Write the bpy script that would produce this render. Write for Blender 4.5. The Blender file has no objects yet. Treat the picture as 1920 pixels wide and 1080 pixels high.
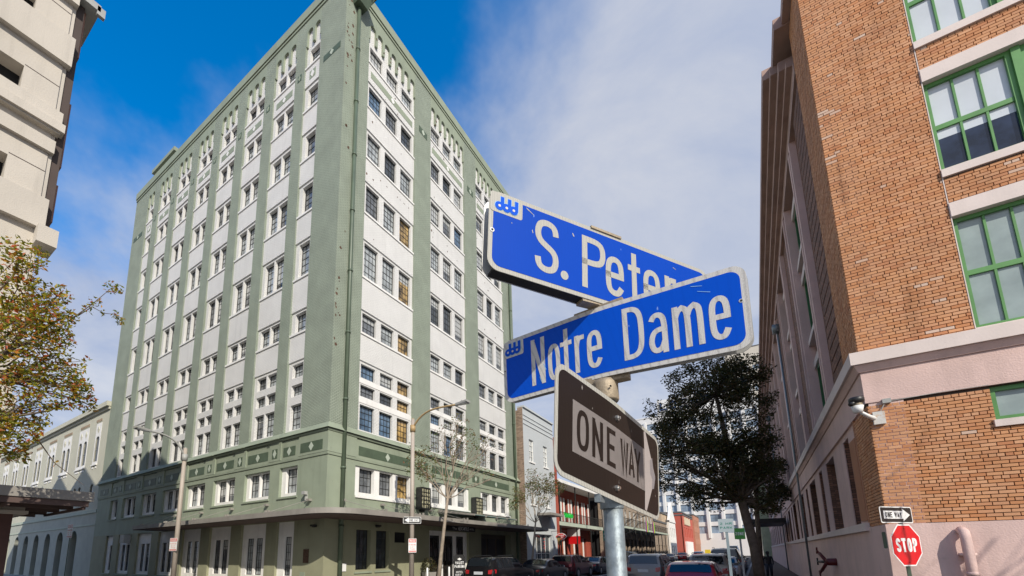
import bpy, bmesh, math, random
from mathutils import Vector, Matrix
SC = bpy.context.scene
COL = SC.collection
R = math.radians
rnd = random.Random(7)

# ------------------------------------------------------------------ camera
cam_d = bpy.data.cameras.new('camera')
cam = bpy.data.objects.new('camera', cam_d); COL.objects.link(cam)
_r = Vector((0.83222727, 0.55432548, -0.01100191))
_u = Vector((0.10021237, -0.13087629, 0.98632088))
_b = Vector((0.5453029, -0.82194566, -0.16446909))
M = Matrix((( _r.x, _u.x, _b.x, 0.0), (_r.y, _u.y, _b.y, 0.0), (_r.z, _u.z, _b.z, 1.7), (0, 0, 0, 1)))
cam.matrix_world = M
cam_d.sensor_fit = 'HORIZONTAL'; cam_d.sensor_width = 36.0
cam_d.lens = 814.785 / 1920 * 36.0
cam_d.shift_x = (960 - 869.504) / 1920
cam_d.shift_y = (901.264 - 540) / 1920
cam_d.clip_start = 0.05; cam_d.clip_end = 4000
SC.camera = cam

# ------------------------------------------------------------------ sky and sun
SUN_EL = R(35.0)
SUN_AZ = math.atan2(0.82, -0.57)          # clockwise from +Y
w = bpy.data.worlds.new('World'); SC.world = w; w.use_nodes = True
nt = w.node_tree; nt.nodes.clear()
def wn(t, **k):
    n = nt.nodes.new(t)
    for a, b in k.items(): setattr(n, a, b)
    return n
out = wn('ShaderNodeOutputWorld'); bg = wn('ShaderNodeBackground')
sky = wn('ShaderNodeTexSky', sky_type='NISHITA', sun_disc=False)
sky.sun_elevation = SUN_EL; sky.sun_rotation = SUN_AZ
sky.air_density = 1.0; sky.dust_density = 0.3; sky.ozone_density = 3.0
hs = wn('ShaderNodeHueSaturation'); hs.inputs['Saturation'].default_value = 1.5; hs.inputs['Value'].default_value = 1.7
nt.links.new(sky.outputs[0], hs.inputs['Color'])
tc = wn('ShaderNodeTexCoord'); sep = wn('ShaderNodeSeparateXYZ')
nt.links.new(tc.outputs['Generated'], sep.inputs[0])
def math_(op, a, b=None, clamp=False):
    n = wn('ShaderNodeMath', operation=op, use_clamp=clamp)
    for i, v in enumerate((a, b)):
        if v is None: continue
        if isinstance(v, (int, float)): n.inputs[i].default_value = v
        else: nt.links.new(v, n.inputs[i])
    return n.outputs[0]
zz = math_('ADD', math_('MAXIMUM', sep.outputs[2], 0.0), 0.22)
cx = math_('DIVIDE', sep.outputs[0], zz); cy = math_('DIVIDE', sep.outputs[1], zz)
cmb = wn('ShaderNodeCombineXYZ'); nt.links.new(cx, cmb.inputs[0]); nt.links.new(cy, cmb.inputs[1])
mp = wn('ShaderNodeMapping'); mp.inputs['Location'].default_value = (0.35, 0.1, 0.0); mp.inputs['Rotation'].default_value = (0, 0, R(25))
mp.inputs['Scale'].default_value = (0.8, 0.68, 1)
nt.links.new(cmb.outputs[0], mp.inputs[0])
n1 = wn('ShaderNodeTexNoise'); n1.inputs['Scale'].default_value = 1.25; n1.inputs['Detail'].default_value = 7; n1.inputs['Roughness'].default_value = 0.56; n1.inputs['Distortion'].default_value = 0.15
nt.links.new(mp.outputs[0], n1.inputs['Vector'])
n2 = wn('ShaderNodeTexNoise'); n2.inputs['Scale'].default_value = 2.3; n2.inputs['Detail'].default_value = 8; n2.inputs['Roughness'].default_value = 0.6; n2.inputs['Distortion'].default_value = 0.6
nt.links.new(mp.outputs[0], n2.inputs['Vector'])
# the cloud bank lies to the north-east and low down all round; clear sky overhead to the west
side = math_('MULTIPLY', math_('ADD', math_('MULTIPLY', sep.outputs[0], 0.86), math_('MULTIPLY', sep.outputs[1], 0.5)), 0.9)
low = math_('MULTIPLY', math_('SUBTRACT', 0.73, sep.outputs[2]), 2.4)
cov = math_('ADD', math_('ADD', math_('MULTIPLY', math_('SUBTRACT', n1.outputs[0], 0.24), 2.1), side), low)
ramp = wn('ShaderNodeMapRange', clamp=True); ramp.interpolation_type = 'SMOOTHSTEP'
ramp.inputs['From Min'].default_value = 0.14; ramp.inputs['From Max'].default_value = 0.60
nt.links.new(cov, ramp.inputs['Value'])
cfac = math_('MULTIPLY', ramp.outputs[0], 0.95, True)
cr = wn('ShaderNodeMapRange', clamp=True)
cr.inputs['From Min'].default_value = 0.34; cr.inputs['From Max'].default_value = 0.66
nt.links.new(n2.outputs[0], cr.inputs['Value'])
ccol = wn('ShaderNodeMix', data_type='RGBA')
ccol.inputs['A'].default_value = (2.6, 3.1, 4.35, 1); ccol.inputs['B'].default_value = (4.55, 4.65, 5.0, 1)
nt.links.new(cr.outputs[0], ccol.inputs['Factor'])
mx = wn('ShaderNodeMix', data_type='RGBA')
nt.links.new(cfac, mx.inputs['Factor']); nt.links.new(hs.outputs[0], mx.inputs['A']); nt.links.new(ccol.outputs['Result'], mx.inputs['B'])
nt.links.new(mx.outputs['Result'], bg.inputs[0]); bg.inputs[1].default_value = 0.15
nt.links.new(bg.outputs[0], out.inputs[0])

sd = bpy.data.lights.new('sun', 'SUN'); sd.energy = 4.6; sd.angle = R(0.5); sd.color = (1.0, 0.93, 0.82)
so = bpy.data.objects.new('sun', sd); COL.objects.link(so)
sdir = Vector((math.sin(SUN_AZ) * math.cos(SUN_EL), math.cos(SUN_AZ) * math.cos(SUN_EL), math.sin(SUN_EL)))
so.rotation_euler = sdir.to_track_quat('Z', 'Y').to_euler(); so.location = (30, -30, 60)
SC.view_settings.view_transform = 'Standard'; SC.view_settings.look = 'None'
SC.view_settings.exposure = 0.0; SC.view_settings.gamma = 1.0; SC.view_settings.use_curve_mapping = False
SC.cycles.max_bounces = 6

# ------------------------------------------------------------------ materials
def _new(name):
    m = bpy.data.materials.new(name); m.use_nodes = True
    t = m.node_tree; b = t.nodes['Principled BSDF']
    return m, t, b
def setc(b, c): b.inputs['Base Color'].default_value = (c[0], c[1], c[2], 1)
def pos_noise(t, scale, detail=4, rough=0.55, stretch=None):
    g = t.nodes.new('ShaderNodeNewGeometry'); n = t.nodes.new('ShaderNodeTexNoise')
    n.inputs['Scale'].default_value = scale; n.inputs['Detail'].default_value = detail; n.inputs['Roughness'].default_value = rough
    if stretch:
        mpp = t.nodes.new('ShaderNodeMapping'); mpp.inputs['Scale'].default_value = stretch
        t.links.new(g.outputs['Position'], mpp.inputs[0]); t.links.new(mpp.outputs[0], n.inputs['Vector'])
    else: t.links.new(g.outputs['Position'], n.inputs['Vector'])
    return n.outputs[0]
def mixc(t, fac, a, b):
    n = t.nodes.new('ShaderNodeMix'); n.data_type = 'RGBA'
    for k, v in (('Factor', fac), ('A', a), ('B', b)):
        if isinstance(v, (int, float)): n.inputs[k].default_value = v
        elif isinstance(v, tuple): n.inputs[k].default_value = (v[0], v[1], v[2], 1)
        else: t.links.new(v, n.inputs[k])
    return n.outputs['Result']
def rng(t, v, a, b, c=0.0, d=1.0):
    n = t.nodes.new('ShaderNodeMapRange'); n.clamp = True
    n.inputs[1].default_value = a; n.inputs[2].default_value = b; n.inputs[3].default_value = c; n.inputs[4].default_value = d
    t.links.new(v, n.inputs[0]); return n.outputs[0]
def bump(t, b, h, s, dist=0.02):
    n = t.nodes.new('ShaderNodeBump'); n.inputs['Strength'].default_value = s; n.inputs['Distance'].default_value = dist
    t.links.new(h, n.inputs['Height']); t.links.new(n.outputs[0], b.inputs['Normal'])
def mat(name, c, rough=0.75, metal=0.0, var=0.12, vs=1.3, bs=0.0, bscale=40, dirt=None, spec=None, coat=0.0, streak=0.0):
    m, t, b = _new(name); b.inputs['Roughness'].default_value = rough; b.inputs['Metallic'].default_value = metal
    if spec is not None: b.inputs['Specular IOR Level'].default_value = spec
    if coat: b.inputs['Coat Weight'].default_value = coat; b.inputs['Coat Roughness'].default_value = 0.05
    if var > 0:
        n = pos_noise(t, vs); f = rng(t, n, 0.3, 0.7)
        lo = tuple(x * (1 - var) for x in c); hi = tuple(min(1, x * (1 + var)) for x in c)
        col = mixc(t, f, lo, hi)
        if streak:
            s = pos_noise(t, 1.0, 5, 0.6, (3.0, 3.0, 0.22)); sf = rng(t, s, 0.52, 0.78, 0, streak)
            col = mixc(t, sf, col, tuple(x * 0.55 for x in c))
        if dirt:
            d = pos_noise(t, dirt[0], 6, 0.65); df = rng(t, d, dirt[1], dirt[1] + 0.15, 0, dirt[3]); col = mixc(t, df, col, dirt[2])
        t.links.new(col, b.inputs['Base Color'])
    else: setc(b, c)
    if bs: bump(t, b, pos_noise(t, bscale, 3), bs)
    return m
def brickmat(name, c, course=0.075, length=0.22, dark=0.72, var=0.1, bs=0.6, rough=0.8, mort=None, streak=0.0, per=0.0):
    """painted or plain masonry: courses run along x+y, rows along z; joints sunk by bump"""
    m, t, b = _new(name); b.inputs['Roughness'].default_value = rough
    g = t.nodes.new('ShaderNodeNewGeometry'); s = t.nodes.new('ShaderNodeSeparateXYZ'); t.links.new(g.outputs['Position'], s.inputs[0])
    a = t.nodes.new('ShaderNodeMath'); a.operation = 'ADD'; t.links.new(s.outputs[0], a.inputs[0]); t.links.new(s.outputs[1], a.inputs[1])
    cb = t.nodes.new('ShaderNodeCombineXYZ'); t.links.new(a.outputs[0], cb.inputs[0]); t.links.new(s.outputs[2], cb.inputs[1])
    br = t.nodes.new('ShaderNodeTexBrick'); t.links.new(cb.outputs[0], br.inputs['Vector'])
    br.inputs['Scale'].default_value = 1.0; br.inputs['Brick Width'].default_value = length; br.inputs['Row Height'].default_value = course
    br.inputs['Mortar Size'].default_value = 0.007; br.inputs['Mortar Smooth'].default_value = 0.25; br.inputs['Bias'].default_value = 0.0
    mo = mort or tuple(x * dark for x in c)
    br.inputs['Color1'].default_value = (*[x * (1 - per) for x in c], 1); br.inputs['Color2'].default_value = (*[min(1, x * (1 + per)) for x in c], 1)
    br.inputs['Mortar'].default_value = (*mo, 1)
    n = pos_noise(t, 0.9, 6, 0.6); f = rng(t, n, 0.3, 0.7)
    sc = t.nodes.new('ShaderNodeMix'); sc.data_type = 'RGBA'; sc.blend_type = 'MULTIPLY'; sc.inputs['Factor'].default_value = 1
    t.links.new(br.outputs['Color'], sc.inputs['A']); v = mixc(t, f, (1 - var,) * 3, (1.0,) * 3); t.links.new(v, sc.inputs['B'])
    col = sc.outputs['Result']
    if streak:
        q = pos_noise(t, 1.0, 6, 0.65, (4.5, 4.5, 0.22)); sf = rng(t, q, 0.55, 0.8, 0, streak); col = mixc(t, sf, col, tuple(x * 0.6 for x in c))
    t.links.new(col, b.inputs['Base Color'])
    inv = t.nodes.new('ShaderNodeMath'); inv.operation = 'SUBTRACT'; inv.inputs[0].default_value = 1; t.links.new(br.outputs['Fac'], inv.inputs[1])
    nz = pos_noise(t, 14, 4); ad = t.nodes.new('ShaderNodeMath'); ad.operation = 'MULTIPLY_ADD'; t.links.new(nz, ad.inputs[0]); ad.inputs[1].default_value = 0.6; t.links.new(inv.outputs[0], ad.inputs[2])
    bump(t, b, ad.outputs[0], bs, 0.02)
    return m
def islandmat(name, cols, rough=0.8, mottled=0.0, transl=0.0):
    """colour drawn per loose piece and per object from a list of colours"""
    m, t, b = _new(name); b.inputs['Roughness'].default_value = rough
    g = t.nodes.new('ShaderNodeNewGeometry'); oi = t.nodes.new('ShaderNodeObjectInfo')
    a = t.nodes.new('ShaderNodeMath'); a.operation = 'ADD'; t.links.new(g.outputs['Random Per Island'], a.inputs[0]); t.links.new(oi.outputs['Random'], a.inputs[1])
    fr = t.nodes.new('ShaderNodeMath'); fr.operation = 'FRACT'; t.links.new(a.outputs[0], fr.inputs[0])
    rp = t.nodes.new('ShaderNodeValToRGB'); rp.color_ramp.interpolation = 'LINEAR'
    e = rp.color_ramp.elements
    while len(e) < len(cols): e.new(0.5)
    for i, c in enumerate(cols): e[i].position = i / (len(cols) - 1); e[i].color = (*c, 1)
    t.links.new(fr.outputs[0], rp.inputs[0]); col = rp.outputs[0]
    if mottled:
        n = pos_noise(t, 1.1, 5, 0.6); f = rng(t, n, 0.35, 0.7, 0, mottled)
        col = mixc(t, f, col, tuple(x * 0.62 for x in cols[len(cols) // 2]))
        st_ = rng(t, pos_noise(t, 1.0, 6, 0.65, (3.5, 3.5, 0.25)), 0.56, 0.76, 0, 0.55); col = mixc(t, st_, col, tuple(x * 0.45 for x in cols[0]))
    t.links.new(col, b.inputs['Base Color'])
    if transl:
        tr = t.nodes.new('ShaderNodeBsdfTranslucent'); t.links.new(col, tr.inputs[0]); mxs = t.nodes.new('ShaderNodeMixShader'); mxs.inputs[0].default_value = transl
        o = t.nodes['Material Output']; t.links.new(b.outputs[0], mxs.inputs[1]); t.links.new(tr.outputs[0], mxs.inputs[2]); t.links.new(mxs.outputs[0], o.inputs[0])
    return m
def glassmat(name, c, rough=0.04, wav=0.15, var=0.35, vs=2.2):
    m, t, b = _new(name); b.inputs['Roughness'].default_value = rough; b.inputs['Specular IOR Level'].default_value = 0.75
    f = rng(t, pos_noise(t, vs, 3), 0.35, 0.65)
    t.links.new(mixc(t, f, tuple(x * (1 - var) for x in c), tuple(min(1, x * (1 + var)) for x in c)), b.inputs['Base Color'])
    bump(t, b, pos_noise(t, 1.8, 2), wav, 0.03)
    return m

GREEN = (0.345, 0.395, 0.31)
m_green_brick = brickmat('green painted brick', GREEN, dark=0.45, var=0.20, bs=1.0, streak=0.38)
m_green = mat('green painted stucco', (0.272, 0.312, 0.228), 0.7, var=0.10, vs=0.8, bs=0.3, bscale=18, streak=0.34, dirt=(3.5, 0.62, (0.20, 0.22, 0.17), .5))
m_olive = mat('olive painted stucco', (0.285, 0.285, 0.185), 0.7, var=0.10, vs=0.8, bs=0.3, bscale=18, streak=0.3, dirt=(3.0, 0.62, (0.17, 0.165, 0.115), .5))
m_dgreen = mat('dark green paint', (0.075, 0.105, 0.065), 0.6, var=0.15, vs=3)
m_lgreen = mat('pale green paint', (0.44, 0.49, 0.40), 0.7, var=0.06)
m_white_brick = brickmat('white painted brick', (0.82, 0.81, 0.78), dark=0.80, var=0.10, bs=1.0, streak=0.42)
m_white = mat('white paint', (0.81, 0.795, 0.76), 0.65, var=0.07, vs=1.5, bs=0.15, bscale=25, streak=0.28)
m_steel_dark = mat('black steel', (0.022, 0.022, 0.02), 0.5, var=0.2)
m_pipe = mat('dark green pipe paint', (0.085, 0.115, 0.075), 0.45, var=0.15)
m_rust = mat('bare red brick', (0.10, 0.05, 0.03), 0.9, var=0.4, vs=9)
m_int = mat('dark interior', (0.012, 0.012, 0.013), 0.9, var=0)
m_roof = mat('roofing felt', (0.12, 0.12, 0.12), 0.9)
G = [glassmat('dark window glass', (0.05, 0.058, 0.065)), glassmat('grey window glass', (0.14, 0.15, 0.16)),
     glassmat('pale blind behind glass', (0.33, 0.355, 0.36)), glassmat('yellow curtain behind glass', (0.30, 0.20, 0.075), vs=1.6, var=0.85),
     glassmat('sky reflection blue glass', (0.10, 0.16, 0.24)), glassmat('white blind behind glass', (0.42, 0.43, 0.42), var=.12)]  # the blue pane colour stands in for reflected sky
m_canopy = mat('weathered canopy paint', (0.27, 0.25, 0.22), 0.6, var=0.15, streak=0.3)
m_soffit = mat('dark red soffit boards', (0.10, 0.065, 0.055), 0.8, var=0.2)
m_galv = mat('galvanised steel', (0.235, 0.275, 0.295), 0.52, 0.5, var=0.3, vs=30, bs=0.1, bscale=120, dirt=(55, 0.66, (0.75, 0.78, 0.78), 0.8))
m_cast = mat('weathered bronze casting', (0.33, 0.27, 0.19), 0.6, 0.3, var=0.2, vs=20, bs=0.15, bscale=90)
m_alu = mat('aluminium', (0.62, 0.62, 0.60), 0.45, 0.5, var=0.12, vs=12)
m_bolt = mat('bolt steel', (0.6, 0.6, 0.58), 0.3, 0.9, var=0.1)
def sheeting(name, c, c2, scale, amt, scratch=None, rough=0.45, spec=.3):
    m, t, b = _new(name); b.inputs['Roughness'].default_value = rough; b.inputs['Specular IOR Level'].default_value = spec
    g = t.nodes.new('ShaderNodeNewGeometry'); v = t.nodes.new('ShaderNodeTexVoronoi'); v.feature = 'DISTANCE_TO_EDGE'
    v.inputs['Scale'].default_value = scale; v.inputs['Randomness'].default_value = 0.15; t.links.new(g.outputs['Position'], v.inputs['Vector'])
    f = rng(t, v.outputs['Distance'], 0.0, 0.22, amt, 0); col = mixc(t, f, c, c2)
    lg = rng(t, pos_noise(t, 5, 5), 0.35, 0.7, 0, 0.12); col = mixc(t, lg, col, tuple(x * 0.6 for x in c))
    if scratch:
        sn = pos_noise(t, 70, 2, 0.5, (1, 1, 0.35)); sf = rng(t, sn, 0.745, 0.775, 0, 0.85); col = mixc(t, sf, col, scratch)
    t.links.new(col, b.inputs['Base Color']); return m
m_sheet_white = sheeting('white reflective sheeting', (0.74, 0.725, 0.69), (0.30, 0.29, 0.28), 300, 0.7)
m_sheet_blue = sheeting('blue reflective sheeting', (0.0, 0.085, 0.62), (0.0, 0.065, 0.5), 300, 0.4, scratch=(0.25, 0.40, 0.8), rough=0.5, spec=.12)
m_sheet_white2 = sheeting('white sheeting dimmed for sun', (0.50, 0.485, 0.43), (0.20, 0.195, 0.18), 300, 0.7)  # darker copy of the white, offsets fuller sun on the upper sign
m_sheet_blue2 = sheeting('blue sheeting dimmed for sun', (0.0, 0.055, 0.43), (0.0, 0.042, 0.34), 300, 0.4, scratch=(0.22, 0.36, 0.7), rough=0.5, spec=.1)  # darker copy of the blue, the stronger sun is evened out in colour
m_sheet_brown = sheeting('brown faded sheeting', (0.022, 0.0145, 0.0115), (0.013, 0.009, 0.008), 300, 0.5, scratch=(0.30, 0.27, 0.25), rough=.5, spec=.14)
m_sheet_cream = sheeting('faded cream sheeting', (0.70, 0.72, 0.76), (0.36, 0.37, 0.40), 300, 0.75)
m_sheet_peel = sheeting('peeled pinkish sheeting', (0.40, 0.355, 0.34), (0.33, 0.295, 0.28), 300, 0.3)
m_sheet_grey = sheeting('grime on sheeting', (0.25, 0.23, 0.24), (0.2, 0.19, 0.2), 300, 0.3)
m_sign_white = mat('sign white', (0.78, 0.78, 0.76), 0.4, var=0.04)
m_sign_black = mat('sign black', (0.018, 0.018, 0.018), 0.45, var=0.1)
m_sign_red = mat('sign red', (0.62, 0.008, 0.012), 0.4, var=0.06)
m_sign_green = mat('sign green', (0.01, 0.20, 0.13), 0.4, var=0.05)
m_sign_pink = mat('faded red print', (0.62, 0.25, 0.23), 0.5, var=0.1, vs=8)
m_logo_rim = mat('pale blue print', (0.25, 0.5, 0.75), 0.4, var=0)
m_pole_tan = mat('tan painted steel', (0.40, 0.345, 0.29), 0.55, var=0.1, streak=0.2)
m_pole_grey = mat('grey painted steel', (0.36, 0.36, 0.34), 0.5, var=0.1)
m_arm = mat('weathered bronze arm', (0.42, 0.29, 0.14), 0.5, var=0.15)
m_lens = mat('lamp lens', (0.6, 0.6, 0.62), 0.2, var=0)

# ------------------------------------------------------------------ mesh helpers
class MB:
    def __init__(s): s.v = []; s.f = []; s.sm = False
    def quad(s, a, b, c, d):
        i = len(s.v); s.v += [tuple(a), tuple(b), tuple(c), tuple(d)]; s.f.append((i, i + 1, i + 2, i + 3))
    def poly(s, pts):
        i = len(s.v); s.v += [tuple(p) for p in pts]; s.f.append(tuple(range(i, i + len(pts))))
    def hexa(s, p):
        i = len(s.v); s.v += [tuple(q) for q in p]
        for f in ((0, 3, 2, 1), (4, 5, 6, 7), (0, 1, 5, 4), (1, 2, 6, 5), (2, 3, 7, 6), (3, 0, 4, 7)): s.f.append(tuple(i + k for k in f))
    def box(s, x0, x1, y0, y1, z0, z1):
        s.hexa([(x0, y0, z0), (x1, y0, z0), (x1, y1, z0), (x0, y1, z0), (x0, y0, z1), (x1, y0, z1), (x1, y1, z1), (x0, y1, z1)])
    def fbox(s, F, u0, u1, z0, z1, d0, d1):
        p = F.pt
        s.hexa([p(u0, z0, d0), p(u1, z0, d0), p(u1, z0, d1), p(u0, z0, d1), p(u0, z1, d0), p(u1, z1, d0), p(u1, z1, d1), p(u0, z1, d1)])
    def wall(s, F, u0, u1, z0, z1, holes, d0, d1):
        """a wall plate from depth d0 to d1 with rectangular openings (a,b,c,e)=(u0,u1,z0,z1)"""
        us = sorted({u0, u1, *[h[0] for h in holes], *[h[1] for h in holes]}); zs = sorted({z0, z1, *[h[2] for h in holes], *[h[3] for h in holes]})
        us = [u for u in us if u0 - 1e-6 <= u <= u1 + 1e-6]; zs = [z for z in zs if z0 - 1e-6 <= z <= z1 + 1e-6]
        for i in range(len(us) - 1):
            for j in range(len(zs) - 1):
                cu = (us[i] + us[i + 1]) / 2; cz = (zs[j] + zs[j + 1]) / 2
                if any(h[0] < cu < h[1] and h[2] < cz < h[3] for h in holes): continue
                s.quad(F.pt(us[i], zs[j], d0), F.pt(us[i + 1], zs[j], d0), F.pt(us[i + 1], zs[j + 1], d0), F.pt(us[i], zs[j + 1], d0))
        for (a, b, c, e) in holes + [(u0, u1, z0, z1)]:
            for (p, q, r_, t_) in ((a, c, b, c), (b, c, b, e), (b, e, a, e), (a, e, a, c)):
                s.quad(F.pt(p, q, d0), F.pt(r_, t_, d0), F.pt(r_, t_, d1), F.pt(p, q, d1))
    def tube(s, pts, r, n=8, caps=True):
        pts = [Vector(p) for p in pts]
        rs = r if isinstance(r, (list, tuple)) else [r] * len(pts)
        base = len(s.v); prev = None
        for k, p in enumerate(pts):
            t = (pts[min(k + 1, len(pts) - 1)] - pts[max(k - 1, 0)]).normalized()
            if prev is None:
                a = t.cross(Vector((0, 0, 1)));  a = a if a.length > 0.05 else t.cross(Vector((1, 0, 0)))
            else: a = prev - t * prev.dot(t)
            a.normalize(); b = t.cross(a); prev = a
            for i in range(n):
                an = 2 * math.pi * i / n; s.v.append(tuple(p + (a * math.cos(an) + b * math.sin(an)) * rs[k]))
        for k in range(len(pts) - 1):
            for i in range(n):
                j = (i + 1) % n; s.f.append((base + k * n + i, base + k * n + j, base + (k + 1) * n + j, base + (k + 1) * n + i))
        if caps:
            s.f.append(tuple(base + i for i in range(n))[::-1]); e = base + (len(pts) - 1) * n; s.f.append(tuple(e + i for i in range(n)))
    def prism(s, poly, fn, a, b):
        """polygon (2D) pushed from a to b, fn(x,y,k)->point"""
        n = len(poly); i = len(s.v)
        s.v += [tuple(fn(x, y, a)) for x, y in poly] + [tuple(fn(x, y, b)) for x, y in poly]
        s.f.append(tuple(range(i, i + n))[::-1]); s.f.append(tuple(range(i + n, i + 2 * n)))
        for k in range(n): s.f.append((i + k, i + (k + 1) % n, i + n + (k + 1) % n, i + n + k))
    def mesh(s, name, m, smooth=False):
        me = bpy.data.meshes.new(name); me.from_pydata(s.v, [], s.f); me.update()
        if m is not None: me.materials.append(m)
        if smooth: me.polygons.foreach_set('use_smooth', [True] * len(me.polygons))
        return me
class Frame:
    def __init__(s, O, U, N): s.O = Vector(O); s.U = Vector(U); s.N = Vector(N)
    def pt(s, u, z, d):
        p = s.O + s.U * u - s.N * d; return (p.x, p.y, p.z + z)
def tag(o, label=None, cat=None, group=None, kind=None):
    if label: o['label'] = label
    if cat: o['category'] = cat
    if group: o['group'] = group
    if kind: o['kind'] = kind
    return o
def thing(name, loc, label, cat, group=None, rz=0.0):
    o = bpy.data.objects.new(name, None); COL.objects.link(o); o.empty_display_size = 0.3
    o.location = loc; o.rotation_euler = (0, 0, rz); tag(o, label, cat, group)
    o['_m'] = 1; del o['_m']
    return o
def link(o, parent, keep=True):
    COL.objects.link(o)
    if parent is not None:
        o.parent = parent
        if keep:
            mw = Matrix.Translation(parent.location) @ parent.rotation_euler.to_matrix().to_4x4()
            p = parent
            if parent.parent is not None: mw = world_of(parent)
            o.matrix_parent_inverse = mw.inverted()
    return o
def world_of(o):
    m = Matrix.LocRotScale(o.location, o.rotation_euler, o.scale)
    return m if o.parent is None else world_of(o.parent) @ o.matrix_parent_inverse @ m
def obj(name, mb, m, parent=None, smooth=False, label=None, keep=True):
    me = mb if isinstance(mb, bpy.types.Mesh) else mb.mesh(name, m, smooth)
    o = bpy.data.objects.new(name, me); link(o, parent, keep)
    if label: o['label'] = label
    return o
def inst(name, me, loc, rz, parent, m=None, keep=True, scale=None):
    o = bpy.data.objects.new(name, me); o.location = loc; o.rotation_euler = (0, 0, rz)
    if scale: o.scale = scale
    link(o, parent, keep)
    if m is not None: o.material_slots[0].link = 'OBJECT'; o.material_slots[0].material = m
    return o
def copy_tree(o, parent=None):
    c = o.copy(); COL.objects.link(c)
    if parent is not None: c.parent = parent
    for ch in list(o.children): copy_tree(ch, c)
    return c

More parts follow.
